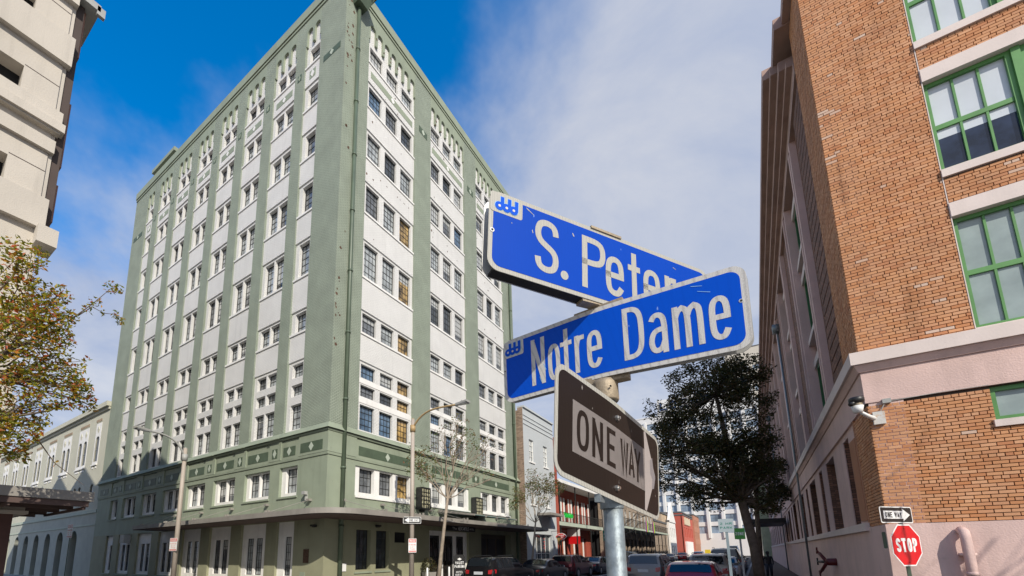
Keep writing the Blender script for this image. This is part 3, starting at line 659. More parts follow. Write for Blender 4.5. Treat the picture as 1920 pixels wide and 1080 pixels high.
for k in range(20):
    a, c, n = RB[k % 3]; u = a + (c - a) / 7 * rnd.randint(1, 6); spall(FR, u + rnd.uniform(-.05, .05), rnd.uniform(31.0, 31.6), rnd.uniform(.05, .11))
o = obj('bare_brick_patch', b, m_rust, H); o['kind'] = 'stuff'
# roof house
b = MB(); b.box(-41.9, -38.0, 13.3, 17, 33.0, 35.9); b.box(-42.2, -37.9, 13.05, 17.3, 35.9, 36.25); obj('roof_house', b, m_green, H)
# canopy round the corner with tie rods
b = MB(); CZ0, CZ1 = 3.30, 3.52
def arc(cx_, cy_, r_, a0, a1, n=10): return [(cx_ + r_ * math.cos(a0 + (a1 - a0) * i / n), cy_ + r_ * math.sin(a0 + (a1 - a0) * i / n)) for i in range(n + 1)]
outer = [(-31.0, 10.75)] + arc(-14.6, 12.25, 1.5, -math.pi / 2, 0) + [(-13.1, 31.4)]
inner = [(-31.0, 12.44)] + [(-15.54, 12.44)] * 11 + [(-15.54, 31.4)]
for (p, q, pi_, qi) in zip(outer, outer[1:], inner, inner[1:]):
    b.hexa([(*p, CZ0), (*q, CZ0), (*qi, CZ0), (*pi_, CZ0), (*p, CZ1), (*q, CZ1), (*qi, CZ1), (*pi_, CZ1)])
cano = obj('canopy', b, m_canopy, H)
b = MB()
for (p, q, pi_, qi) in zip(outer, outer[1:], inner, inner[1:]):
    s = lambda a_, i_: (a_[0] * .96 + i_[0] * .04, a_[1] * .96 + i_[1] * .04)
    a1_, a2_ = s(p, pi_), s(q, qi); b.hexa([(*a1_, CZ0 - .03), (*a2_, CZ0 - .03), (*qi, CZ0 - .03), (*pi_, CZ0 - .03), (*a1_, CZ0 - .004), (*a2_, CZ0 - .004), (*qi, CZ0 - .004), (*pi_, CZ0 - .004)])
obj('soffit', b, m_soffit, cano)
def rod(p, q):
    b = MB(); b.tube([p, q], .014, 6); obj('tie_rod', b, m_canopy, H)
    b = MB(); x, y, z = p; b.box(x - .1, x + .1, y - .1, y + .1, z - .05, z + .05); obj('rod_anchor', b, m_canopy, H)
    b = MB(); x, y, z = q; b.box(x - .13, x - .08, y - .05, y + .05, CZ1, z + .1); b.box(x + .08, x + .13, y - .05, y + .05, CZ1, z + .1); obj('rod_bracket', b, m_canopy, H)
for x in (-16.6, -19.9, -23.1, -26.3, -29.4): rod((x, 12.38, 4.15), (x - 1.0, 11.0, CZ1 + .02))
for y in (13.35, 15.9, 19.8, 27.6): rod((-15.48, y, 4.15), (-13.35, y + .5, CZ1 + .02))
# glazed awning over the entrance
m_aglass = glassmat('green tinted glass', (0.10, 0.24, 0.23), 0.06)
for k in range(5):
    y0 = 20.6 + k * 1.3
    b = MB(); b.hexa([(-15.5, y0, 4.12), (-13.0, y0, 3.78), (-13.0, y0 + .12, 3.78), (-15.5, y0 + .12, 4.12), (-15.5, y0, 4.30), (-13.0, y0, 3.88), (-13.0, y0 + .12, 3.88), (-15.5, y0 + .12, 4.30)]); obj('awning_beam', b, m_canopy, H)
    if k < 4:
        b = MB(); b.hexa([(-15.5, y0 + .12, 4.2), (-13.05, y0 + .12, 3.82), (-13.05, y0 + 1.3, 3.82), (-15.5, y0 + 1.3, 4.2), (-15.5, y0 + .12, 4.22), (-13.05, y0 + .12, 3.84), (-13.05, y0 + 1.3, 3.84), (-15.5, y0 + 1.3, 4.22)]); obj('awning_glass', b, m_aglass, H)
# two glass block lanterns on the wall
m_gb = glassmat('glass block', (0.42, 0.40, 0.27), 0.12, var=0.4, vs=6)
for i, (y, lb) in enumerate(((18.95, 'glass block wall lantern in a dark frame on the pier beside the street lamp'), (24.65, 'glass block wall lantern in a dark frame nearest the far end of the glazed awning'))):
    L = thing('wall_lantern', (-15.5, y, 4.15), lb, 'lantern', 'glass block lanterns on the green wall')
    b = MB(); b.box(-15.5, -15.1, y - .4, y + .4, 4.12, 4.2); b.box(-15.5, -15.1, y - .4, y + .4, 5.28, 5.36)
    for yy in (-.4, -.2, 0, .2, .38): b.box(-15.12, -15.09, y + yy - .01, y + yy + .02, 4.2, 5.28)
    for zz in (4.42, 4.64, 4.86, 5.08): b.box(-15.12, -15.092, y - .4, y + .4, zz - .012, zz + .012)
    for yy in (-.405, .385): b.box(-15.5, -15.09, y + yy, y + yy + .02, 4.2, 5.28)
    b.box(-15.5, -15.3, y - .12, y + .12, 4.0, 4.12); obj('frame', b, m_steel_dark, L)
    b = MB(); b.box(-15.48, -15.125, y - .38, y + .38, 4.2, 5.28); obj('glass_block', b, m_gb, L)
# hotel sign under the canopy
S_ = thing('hotel_sign', (-14.55, 21.5, 3.15), 'black fascia sign with white lettering hung below the canopy over the entrance doors', 'sign')
b = MB(); b.box(-14.6, -14.5, 19.9, 23.1, 2.98, 3.28); b.box(-14.58, -14.54, 20.4, 20.45, 3.28, 3.3); obj('board', b, m_sign_black, S_)
b = MB(); fs = lambda s, t, n: (-14.5 + n, s, t)
for c_, x in (('T', 20.62), ('h', 20.80), ('e', 20.94)): glyph(b, c_, x, x + (.16 if c_ == 'T' else .11), 3.06, 3.2 if c_ != 'e' else 3.14, .022, fs, .003)
text(b, 'MERCANTILE', 21.2, 22.35, 3.03, 3.24, fs, .003, wr=.14, gap=.3); text(b, 'HOTEL', 22.45, 22.95, 3.08, 3.18, fs, .003, wr=.16)
obj('lettering', b, m_sign_white, S_)
# wall lamps, plaque, flood lamp
for F, u, z in ((FL, .55, 2.95), (FR, 3.1, 3.05)):
    b = MB(); b.fbox(F, u - .08, u + .08, z - .05, z + .05, -.2, -.05); b.fbox(F, u - .25, u + .05, z - .02, z + .06, -.32, -.2); obj('wall_lamp', b, m_steel_dark, H)
b = MB(); b.fbox(FL, .95, 1.3, 1.35, 1.95, -.085, -.05); obj('plaque', b, mat('bronze plaque', (0.11, 0.06, 0.035), 0.45, 0.4, var=.3, vs=12), H)
b = MB(); b.fbox(FL, 1.15, 1.5, .35, .95, -.07, -.05); obj('meter_door', b, m_green, H)
b = MB(); b.fbox(FL, 1.2, 1.26, 4.15, 4.45, -.18, -.05); b.fbox(FL, 1.12, 1.34, 4.4, 4.55, -.3, -.14); obj('flood_lamp', b, m_pole_grey, H)
b = MB(); b.fbox(FR, .75, 1.2, .95, 1.3, -.09, -.05); obj('notice_plate', b, m_sign_white, H)
b = MB(); b.fbox(FL, LB[6][0] + .3, LB[6][0] + 1.0, 2.65, 3.2, -.35, .05)
for k in range(6): b.fbox(FL, LB[6][0] + .32, LB[6][0] + .98, 2.69 + .085 * k, 2.73 + .085 * k, -.37, -.35)
obj('air_conditioner', b, m_pole_grey, H)
# ------------------------------------------------------------------ brick warehouse on the right
XB, YB = 2.19, 11.80
FX = Frame((XB, YB, 0), (1, 0, 0), (0, -1, 0))        # sunny face
FY = Frame((XB, YB, 0), (0, 1, 0), (-1, 0, 0))        # shaded street face
BT = 16.2
m_mortar = mat('raked dark mortar', (0.045, 0.03, 0.022), 0.95, var=0.25, vs=4)
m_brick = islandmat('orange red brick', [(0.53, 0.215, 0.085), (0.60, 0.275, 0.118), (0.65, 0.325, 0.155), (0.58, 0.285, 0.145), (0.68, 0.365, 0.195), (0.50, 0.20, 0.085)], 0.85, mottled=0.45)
m_brick_pale = islandmat('lime stained brick', [(0.58, 0.38, 0.27), (0.62, 0.46, 0.36), (0.58, 0.36, 0.24)], 0.85)
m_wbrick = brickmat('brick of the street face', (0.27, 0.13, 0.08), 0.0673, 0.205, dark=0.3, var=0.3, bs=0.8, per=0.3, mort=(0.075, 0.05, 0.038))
m_pink = mat('pink painted stucco', (0.66, 0.475, 0.425), 0.8, var=0.09, vs=1.0, bs=0.3, bscale=35, streak=0.34, dirt=(2.4, 0.60, (0.40, 0.28, 0.24), .5))
m_pinkw = mat('pale pink stone paint', (0.70, 0.60, 0.55), 0.7, var=0.06, vs=1.4, bs=0.1, bscale=30, streak=0.22)
m_orange = mat('orange painted panel', (0.42, 0.19, 0.10), 0.75, var=0.1)
m_wgreen = mat('bright green window paint', (0.10, 0.27, 0.075), 0.4, var=0.14, vs=3)
m_wgreen_d = mat('dark green window paint', (0.03, 0.13, 0.04), 0.5, var=0.2)
m_pinkb = mat('streaked pink stone with bounce tone', (0.42, 0.285, 0.235), 0.8, var=0.15, vs=1.2, bs=0.2, bscale=20, streak=0.4)  # streaked stone; base tone lightened to carry bounced light on the shaded face
W = thing('brick_warehouse', (XB, YB, 0), 'orange brick warehouse with green windows and pink painted base on the right corner', 'building')
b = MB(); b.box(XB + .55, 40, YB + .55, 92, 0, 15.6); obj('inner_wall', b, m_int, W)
# sunny face backing wall with openings
WX0, WX1 = 1.70, 5.95     # recessed window bay along the face
wins = [(1.71, 2.93), (3.05, 4.27), (4.39, 5.61)]
levels = [(5.80, 8.18), (9.24, 11.37), (12.38, 14.60)]
lowwin = (1.70, 4.30, 4.0, 4.64)
b = MB(); b.wall(FX, 0, 26, 2.17, 4.66, [lowwin], 0.02, 0.5)
b.wall(FX, 0, 26, 5.3, BT, [(1.70, 5.66, z0 - .17, z1 + .3) for z0, z1 in levels], 0.02, 0.5)
obj('backing_wall', b, m_mortar, W)
BW, BH, JT = 0.205, 0.0673, 0.0135
cand = []
def lay(F, u0, u1, z0, z1, holes, main=True):
    z = z0; r_ = 0
    while z + BH < z1 + 0.01:
        head = (r_ % 6 == 5); L = BW / 2 if head else BW
        off = (0 if r_ % 2 == 0 else BW / 2) if not head else 0.03
        u = u0 - off
        while u < u1 - .02:
            a, c = max(u, u0), min(u + L, u1); u += L
            if c - a < .035: continue
            lo, hi = z + JT / 2, min(z + BH, z1) - JT / 2
            if any(a < h[1] - .004 and c > h[0] + .004 and lo < h[3] - .004 and hi > h[2] + .004 for h in holes):
                # trim against the opening's sides
                done = False
                for h in holes:
                    if lo < h[3] - .004 and hi > h[2] + .004:
                        if a < h[0] - .03 and c > h[0]: cand.append((F, a, h[0], lo, hi, main)); done = True
                        elif c > h[1] + .03 and a < h[1]: cand.append((F, h[1], c, lo, hi, main)); done = True
                continue
            cand.append((F, a, c, lo, hi, main))
        z += BH; r_ += 1
hl = [(1.70, 5.66, z0 - .17, z1 + .3) for z0, z1 in levels]
lay(FX, 0, 6.4, 2.175, 4.655, [lowwin])
lay(FX, 0, 1.68, 5.745, 16.15, hl); lay(FX, 1.70, 6.4, 5.745, 16.15, hl)
lay(FY, 0.0, 1.45, 2.175, 4.655, [], False); lay(FY, 0.0, 1.55, 5.745, 15.85, [], False)
camv = Vector((0, 0, 1.7))
def dist(c_): return (Vector(c_[0].pt((c_[1] + c_[2]) / 2, (c_[3] + c_[4]) / 2, 0)) - camv).length + (0 if c_[5] else 100) + (50 if c_[2] - c_[1] < .19 else 0) + (30 if c_[1] > 3.6 else 0)
cand.sort(key=dist)
def brick_into(mb, c_):
    F, u0, u1, z0, z1, mn = c_; j = rnd.uniform(-.003, .004); g_ = JT / 2
    mb.fbox(F, u0 + g_ * rnd.uniform(.85, 1.1), u1 - g_ * rnd.uniform(.85, 1.1), z0, z1, -0.007 - j, 0.02)
unit = MB(); unit.box(0, BW - JT, 0, .026, 0, BH - JT); bme = unit.mesh('brick', m_brick)
n_single = 0; rest = MB(); pale = MB()
def palep(u, z):
    s = math.sin(u * 3.1 + z * .7) + math.sin(u * 1.3 - z * 1.1 + 1) ; return .13 if s > 1.4 and z > 5.7 else 0.004
for c_ in cand:
    F, u0, u1, z0, z1, mn = c_
    if n_single < 300 and mn and abs((u1 - u0) - BW) < 1e-3:
        inst('brick', bme, F.pt(u0 + JT / 2, z0, -0.009 - rnd.uniform(-.003, .004)), 0, W, m_brick_pale if rnd.random() < palep(u0, z0) else m_brick); n_single += 1
    elif mn and rnd.random() < palep(u0, z0): brick_into(pale, c_)
    else: brick_into(rest, c_)
o = obj('brickwork', rest, m_brick, W); o['kind'] = 'stuff'
o = obj('pale_brickwork', pale, m_brick_pale, W); o['kind'] = 'stuff'
# plinth, band and belt course wrap the corner
def wrap(nm, z0, z1, dtop, dbot, m, xe=26, ye=80):
    b = MB()
    def ring(d, z): return [(XB - d, YB + ye, z), (XB - d, YB - d, z), (XB + xe, YB - d, z)]
    A, B, Ai, Bi = ring(dbot, z0), ring(dtop, z1), ring(-.4, z0), ring(-.4, z1)
    for k in range(2):
        b.quad(A[k], A[k + 1], B[k + 1], B[k]); b.quad(Bi[k], B[k], B[k + 1], Bi[k + 1]); b.quad(Ai[k], Ai[k + 1], A[k + 1], A[k])
    for k in (0, 2): b.quad(A[k], B[k], Bi[k], Ai[k])
    return obj(nm, b, m, W)
wrap('plinth', 0.0, 2.17, 0.03, 0.06, m_pink); wrap('pink_band', 4.66, 5.32, 0.02, 0.02, m_pink)
wrap('belt_moulding', 5.325, 5.47, 0.12, 0.05, m_pink); wrap('belt_course', 5.475, 5.74, 0.17, 0.17, m_pinkw)
# windows of the sunny face
m_blind = glassmat('window glass with white blind', (0.60, 0.64, 0.68), 0.05, var=0.06, vs=1.2)
m_dglass = glassmat('dark blue window glass', (0.02, 0.03, 0.06), 0.04, var=0.5)
m_gglass = glassmat('grey green window glass', (0.30, 0.36, 0.35), 0.06, var=0.12, vs=2)
for li, (z0, z1) in enumerate(levels):
    b = MB(); b.fbox(FX, 1.68, 5.69, z0 - .17 if li else 5.742, z0 - .002, -0.05, 0.4); obj('sill', b, m_pinkw, W)
    b = MB(); b.fbox(FX, 1.69, 5.67, z1 + .002, z1 + .30, -0.035, 0.4); obj('lintel', b, m_pinkw, W)
    for wi, (a, c) in enumerate(wins):
        o = MB(); fr = .07; mid = z0 + (z1 - z0) * .5
        o.fbox(FX, a, a + fr, z0, z1, 0.09, .2); o.fbox(FX, c - fr, c, z0, z1, 0.09, .2); o.fbox(FX, a + fr, c - fr, z0, z0 + .09, 0.09, .2); o.fbox(FX, a + fr, c - fr, z1 - .08, z1, 0.09, .2)
        o.fbox(FX, a + fr, c - fr, mid - .05, mid + .05, .11, .2); o.fbox(FX, a + .02, c - .02, mid + .05, z1 - .08, .20, .205) if False else None
        wo = obj('window', o, m_wgreen, W)
        bars = MB()
        for k in (1, 2):
            x = a + fr + (c - a - 2 * fr) * k / 3
            bars.fbox(FX, x - .018, x + .018, z0 + .09, mid - .05, .115, .17); bars.fbox(FX, x - .018, x + .018, mid + .05, z1 - .08, .115, .17)
        obj('glazing_bar', bars, m_wgreen, wo)
        for k in range(3):
            x0 = a + fr + (c - a - 2 * fr) * k / 3; x1 = a + fr + (c - a - 2 * fr) * (k + 1) / 3
            for hh in (0, 1):
                p = MB(); q0, q1 = (z0 + .09, mid - .05) if hh == 0 else (mid + .05, z1 - .08)
                g_ = m_gglass if li == 0 else (m_dglass if li == 1 and hh == 0 else m_blind)
                if li == 1 and hh == 0:
                    p.fbox(FX, x0, x1, q0, q0 + .72, .15, .16); obj('pane', p, m_dglass, wo); p = MB(); p.fbox(FX, x0, x1, q0 + .72, q1, .15, .16); obj('pane', p, m_blind, wo)
                else: p.fbox(FX, x0, x1, q0, q1, .15, .16); obj('pane', p, g_, wo)
    for a, c in ((2.93, 3.05), (4.27, 4.39)):
        b = MB(); b.fbox(FX, a, c, z0, z1, 0.05, .2); obj('mullion', b, m_wgreen, W)
b = MB(); b.wall(FX, 1.70, 4.30, 4.0, 4.64, [(1.78, 2.95, 4.08, 4.56), (3.05, 4.22, 4.08, 4.56)], .08, .2); wo = obj('window', b, m_wgreen, W)
for a, c in ((1.78, 2.95), (3.05, 4.22)): b = MB(); b.fbox(FX, a, c, 4.08, 4.56, .14, .15); obj('pane', b, m_gglass, wo)
b = MB(); b.fbox(FX, 1.66, 4.34, 3.87, 3.998, -.05, .3); obj('sill', b, m_pinkw, W)
# vent pipe on the plinth
b = MB(); b.tube([(3.16, YB - .2, -.0), (3.16, YB - .2, 1.86), (3.16, YB - .17, 1.97), (3.16, YB - .05, 2.02)], .075, 12); b.tube([(3.16, YB - .2, 1.2), (3.16, YB - .2, 1.27)], .085, 12); b.box(3.06, 3.26, YB - .2, YB - .06, .8, .85); b.box(3.06, 3.26, YB - .2, YB - .06, 1.55, 1.6); obj('vent_pipe', b, m_pink, W, True)
# conduit under the band
b = MB(); b.tube([(2.5, YB - .015, 4.64), (3.3, YB - .015, 4.668), (3.88, YB - .015, 4.668)], .008, 6); b.box(2.42, 2.55, YB - .07, YB - .005, 4.6, 4.69); b.tube([(2.45, YB - .04, 4.6), (2.40, YB - .05, 4.5), (2.36, YB - .04, 4.42)], .009, 6); obj('conduit', b, m_pole_grey, W)
# ---- street face
seg = [(1.60, 2.55, 'pil'), (2.62, 3.40, 'open'), (3.4, 5.2, 'pil'), (5.2, 7.0, 'open'), (7.0, 8.1, 'pil'), (8.1, 9.0, 'open')]
y = 9.0
while y < 76: seg += [(y, y + 1.4, 'pil'), (y + 1.4, y + 3.5, 'open'), (y + 3.5, y + 4.5, 'pil'), (y + 4.5, y + 5.4, 'open')]; y += 5.4
b = MB(); b.wall(FY, 0, 80, 2.17, 4.66, [(a, c, 2.3, 4.5) for a, c, k in seg if k == 'open'], 0.03, 0.55); obj('street_wall', b, m_pink, W)
b = MB(); b.fbox(FY, 1.45, 1.6, 2.2, 4.655, -.01, .03); b.fbox(FY, 1.72, 2.42, 2.35, 4.3, .0, .03); obj('pilaster_panel', b, m_orange, W)
b = MB(); b.fbox(FY, 1.5, 79, 2.1, 2.28, -.09, 0.03); obj('street_sill', b, m_pinkw, W)
for a, c, k in seg:
    if k != 'open': continue
    b = MB(); b.fbox(FY, c - .03, c - .002, 2.302, 4.498, .05, .5); obj('brick_jamb', b, m_wbrick, W)
    b = MB(); b.fbox(FY, a, c, 2.3, 4.5, .45, .55); obj('blocked_opening', b, m_wbrick, W) if c - a < 1.2 and a < 4 else None
    if not (c - a < 1.2 and a < 4):
        b = MB(); b.wall(FY, a, c, 2.3, 4.5, [(a + .1, c - .1, 2.4, 3.35), (a + .1, c - .1, 3.45, 4.4)], .4, .5); wo = obj('window', b, m_wgreen_d, W)
        b = MB(); b.fbox(FY, a + .08, c - .08, 2.38, 4.42, .45, .46); obj('pane', b, m_dglass, wo)
# upper street face: brick piers, sunk window bays, grooved quoin strips, pink mouldings
ups = []; y = 4.2
while y < 72: ups.append(y); y += 6.6
ZT = 14.7
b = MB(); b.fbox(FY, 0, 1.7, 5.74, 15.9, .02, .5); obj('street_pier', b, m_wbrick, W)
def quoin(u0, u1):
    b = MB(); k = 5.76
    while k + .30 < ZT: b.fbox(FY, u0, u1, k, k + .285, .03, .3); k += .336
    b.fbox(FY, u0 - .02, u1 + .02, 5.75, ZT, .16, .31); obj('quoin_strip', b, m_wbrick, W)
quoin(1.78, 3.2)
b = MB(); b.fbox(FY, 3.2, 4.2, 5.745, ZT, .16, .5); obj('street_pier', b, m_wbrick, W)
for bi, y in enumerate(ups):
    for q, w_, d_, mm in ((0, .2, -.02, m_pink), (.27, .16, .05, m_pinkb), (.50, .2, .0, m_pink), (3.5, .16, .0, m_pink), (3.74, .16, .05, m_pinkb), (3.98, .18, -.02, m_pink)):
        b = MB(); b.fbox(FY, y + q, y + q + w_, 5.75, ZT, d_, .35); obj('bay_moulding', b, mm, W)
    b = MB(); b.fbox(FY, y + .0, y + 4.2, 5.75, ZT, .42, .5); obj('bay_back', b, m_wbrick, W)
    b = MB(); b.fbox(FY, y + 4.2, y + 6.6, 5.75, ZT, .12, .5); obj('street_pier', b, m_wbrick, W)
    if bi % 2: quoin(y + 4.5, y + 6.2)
    for z0, z1 in ((5.9, 8.1), (9.2, 11.4), (12.2, 14.1)):
        b = MB(); b.wall(FY, y + .9, y + 3.3, z0, z1, [(y + 1.0, y + 2.05, z0 + .1, z1 - .1), (y + 2.15, y + 3.2, z0 + .1, z1 - .1)], .26, .42); wo = obj('window', b, m_wgreen_d, W)
        b = MB(); b.fbox(FY, y + .98, y + 3.22, z0 + .08, z1 - .08, .34, .35); obj('pane', b, m_dglass, wo)
        b = MB(); b.fbox(FY, y + .75, y + 3.45, z1 + .02, z1 + .28, .2, .42); obj('window_lintel', b, m_pinkw, W); b = MB(); b.fbox(FY, y + .75, y + 3.45, z0 - .2, z0 - .02, .14, .42); obj('window_sill', b, m_pinkw, W)
b = MB(); b.fbox(FY, 1.7, 80, ZT, 15.1, .0, .5); b.fbox(FY, 1.8, 80, 15.1, 15.3, -.14, .5); b.fbox(FY, 2.0, 80, 15.3, 15.6, -.28, .5); b.fbox(FY, 2.3, 80, 15.6, 15.85, -.44, .5); b.fbox(FY, 2.6, 80, 15.85, 16.2, -.6, .5); obj('street_cornice', b, m_pinkb, W)
b = MB(); b.fbox(FY, -.1, 1.7, 15.9, 16.2, -.18, .5); b.fbox(FY, 1.2, 2.6, 15.855, 16.2, -.36, .5); obj('cornice_return', b, m_pinkb, W)
for y in ups[::2]:
    for k, (e0, e1, z0, z1) in enumerate(((.4, 4.6, 16.2, 16.4), (1.2, 3.8, 16.4, 16.6))):
        b = MB(); b.fbox(FY, y + e0, y + e1, z0, z1, -.2, .5); obj('parapet_step', b, m_pinkb, W)
b = MB(); b.fbox(FX, 1.682, 1.697, 5.745, 16.1, -.012, .02); obj('sealant_joint', b, m_pinkw, W)
b = MB(); b.box(XB + .5, 40, YB + .5, 92, 15.7, 15.9); obj('roof', b, m_roof, W)
for yy in (27.0, 46.0):
    b = MB(); b.tube([(XB - .14, yy, 0), (XB - .14, yy, 13.0)], .045, 8); b.box(XB - .34, XB - .04, yy - .2, yy + .2, 13.0, 13.4); obj('rain_pipe', b, m_pinkb if False else m_galv, W, True)
# security camera on a bracket
S_ = thing('security_camera', (2.28, YB - .1, 4.3), 'white bracketed security camera with dark dome hood at the brick corner', 'camera')
b = MB(); b.box(2.24, 2.42, YB - .09, YB - .006, 4.18, 4.44); obj('bracket_box', b, mat('rust stained white steel', (0.62, 0.6, 0.56), 0.5, var=.1, dirt=(9, 0.55, (0.5, 0.25, 0.06), .9)), S_)
b = MB(); b.tube([(2.25, YB - .1, 4.30), (2.12, YB - .24, 4.36), (2.02, YB - .34, 4.42)], [.045, .035, .03], 8); obj('arm', b, m_sign_white, S_, True)
b = MB(); b.tube([(1.98, YB - .38, 4.40), (1.98, YB - .38, 4.54)], [.07, .10], 14); obj('mount', b, m_sign_white, S_, True)
b = MB(); b.tube([(1.98, YB - .38, 4.54), (1.98, YB - .38, 4.60)], [.085, .08], 14); obj('collar', b, m_cast, S_, True)
b = MB(); b.tube([(1.98, YB - .38, 4.60), (1.98, YB - .38, 4.635), (1.98, YB - .38, 4.70), (1.98, YB - .38, 4.715)], [.10, .125, .125, .11], 18); b.tube([(1.98, YB - .38, 4.64), (1.86, YB - .50, 4.56)], [.03, .045], 8); obj('dome', b, m_sign_black, S_, True)
# fire department connection on the plinth
S_ = thing('fire_connection', (XB - .1, 19.2, 1.3), 'dark red three way fire hose connection on the pink plinth', 'fire connection')
m_fred = mat('dark red paint', (0.10, 0.01, 0.01), 0.5, var=.2)
b = MB(); b.tube([(XB + .03, 18.9, 1.28), (XB - .1, 18.9, 1.28), (XB - .26, 18.9, 1.28), (XB - .32, 18.9, 1.28)], [.13, .12, .12, .08], 14); obj('body', b, m_fred, S_, True)
for dy, dz in ((.42, .28), (.62, .0), (.4, -.3)):
    b = MB(); c0 = Vector((XB - .28, 18.95, 1.28)); c1 = c0 + Vector((-.14, dy * .8, dz)); b.tube([c0, c0.lerp(c1, .6), c1], [.055, .05, .05], 10)
    c2 = c1 + (c1 - c0) * .35; b.tube([c1, c2], .028, 8); dd = Vector((0, -dz, dy)).normalized() * .12; b.tube([c2 - dd, c2 + dd], .025, 6); obj('hose_outlet', b, m_fred if dz else m_sign_black, S_, True)
# ------------------------------------------------------------------ pale concrete garage, left
FG = Frame((-15.6, 2.5, 0), (0, -1, 0), (1, 0, 0))
m_gconc = mat('pale precast concrete', (0.53, 0.485, 0.42), 0.85, var=0.07, vs=0.5, bs=0.25, bscale=30, streak=0.35, dirt=(2.2, 0.64, (0.36, 0.32, 0.27), .45))
m_gdark = mat('dark brown panel', (0.07, 0.05, 0.042), 0.8, var=0.15)
m_salmon = mat('salmon panel', (0.36, 0.20, 0.145), 0.8, var=0.08)
m_gbrown = mat('red brown base paint', (0.10, 0.05, 0.042), 0.75, var=0.15)
m_ochred = mat('weathered brick dentil', (0.26, 0.20, 0.15), .9, var=.2)
K = thing('parking_garage', (-15.6, 2.5, 0), 'pale beige concrete garage with narrow dark slit openings on the left edge', 'building')
zs = [(17.12, 17.9), (14.53, 15.30), (11.65, 12.43), (8.7, 9.5), (5.9, 6.7)]
b = MB(); b.wall(FG, 0.1, 30, 3.4, 19.8, [(0.84 + 5.2 * i, 4.6 + 5.2 * i, a, c) for a, c in zs for i in range(5)], 0.12, 0.7); obj('wall', b, m_gconc, K)
b = MB()
for z0, z1 in ((16.10, 17.10), (13.75, 14.45), (10.68, 11.6), (7.9, 8.65), (5.0, 5.85)): b.fbox(FG, -.05, 30, z0, z1, -.06, .3)
b.fbox(FG, -.12, 30, 13.80, 14.06, -.14, .3); b.fbox(FG, -.0, 30, 13.1, 13.5, -.0, .3); b.fbox(FG, 0, 30, 18.3, 19.8, -.06, .3); obj('spandrel_panel', b, m_gconc, K)
b = MB()
for z in (15.36, 12.5, 17.98): b.fbox(FG, .1, .83, z - .012, z + .012, .116, .13)
obj('panel_joint', b, m_gdark, K)
b = MB(); b.fbox(FG, -.30, .12, 10.15, 10.66, -.3, .5); obj('corner_ledge', b, m_gconc, K)
b = MB(); b.box(-17.5, -15.78, 2.38, 2.68, 10.7, 19.0); obj('corner_return', b, m_gdark, K)
for z0, z1 in ((11.2, 12.4), (13.0, 15.2), (16.9, 18.6)): b = MB(); b.box(-17.5, -15.9, 2.685, 2.74, z0, z1); obj('salmon_panel', b, m_salmon, K)
b = MB(); b.box(-17.2, -15.5, 2.5, 2.98, 18.62, 18.85); b.box(-15.62, -15.5, 2.9, 3.1, 18.5, 18.8); obj('gutter', b, m_pole_grey, K)
b = MB(); b.box(-46.5, -16.2, -27, 2.3, 0, 19.7); obj('inner_wall', b, m_int, K)
b = MB(); b.box(-46.5, -15.75, 2.3, 2.49, 3.2, 19.8); obj('north_wall', b, m_gconc, K)
for i in range(4):
    xv = -16.5 - 6.56 * i; b = MB(); b.prism([(xv, 19.8), (xv - 6.5, 19.8), (xv - 3.25, 21.75)], lambda x, z, k: (x, k, z), -8.0, 2.4); obj('roof_gable', b, m_salmon, K)
b = MB(); b.prism([(-42.8, 19.8), (-46.4, 19.8), (-46.4, 20.2), (-44.6, 21.2)], lambda x, z, k: (x, k, z), -8.0, 2.4); obj('roof_gable', b, m_salmon, K)
b = MB(); b.box(-46.5, -15.7, 2.0, 2.48, 0, 3.2); b.fbox(FG, 0, 30, 0, 3.2, .1, .6); obj('base_wall', b, m_gbrown, K)
b = MB(); b.box(-16.4, -15.3, 2.0, 2.78, 0, 2.86); obj('corner_column', b, m_gbrown, K)
b = MB(); b.box(-16.5, -15.15, 1.9, 2.95, 2.86, 3.02); b.box(-16.5, -15.05, 1.8, 3.0, 2.78, 2.86); obj('column_cap', b, m_gconc, K)
b = MB(); b.box(-30, -13.35, 2.5, 3.78, 3.04, 3.26); b.box(-15.6, -13.35, -14, 2.5, 3.04, 3.26); obj('canopy', b, m_canopy, K)
b = MB()
for i in range(5): b.box(-13.45 - 1.1 * i, -13.38 - 1.1 * i, -14, 3.7, 2.9, 3.03)
for i in range(6): b.box(-16.5, -13.42, 3.6 - 1.3 * i, 3.66 - 1.3 * i, 2.84, 2.90)
obj('canopy_beam', b, m_soffit, K)

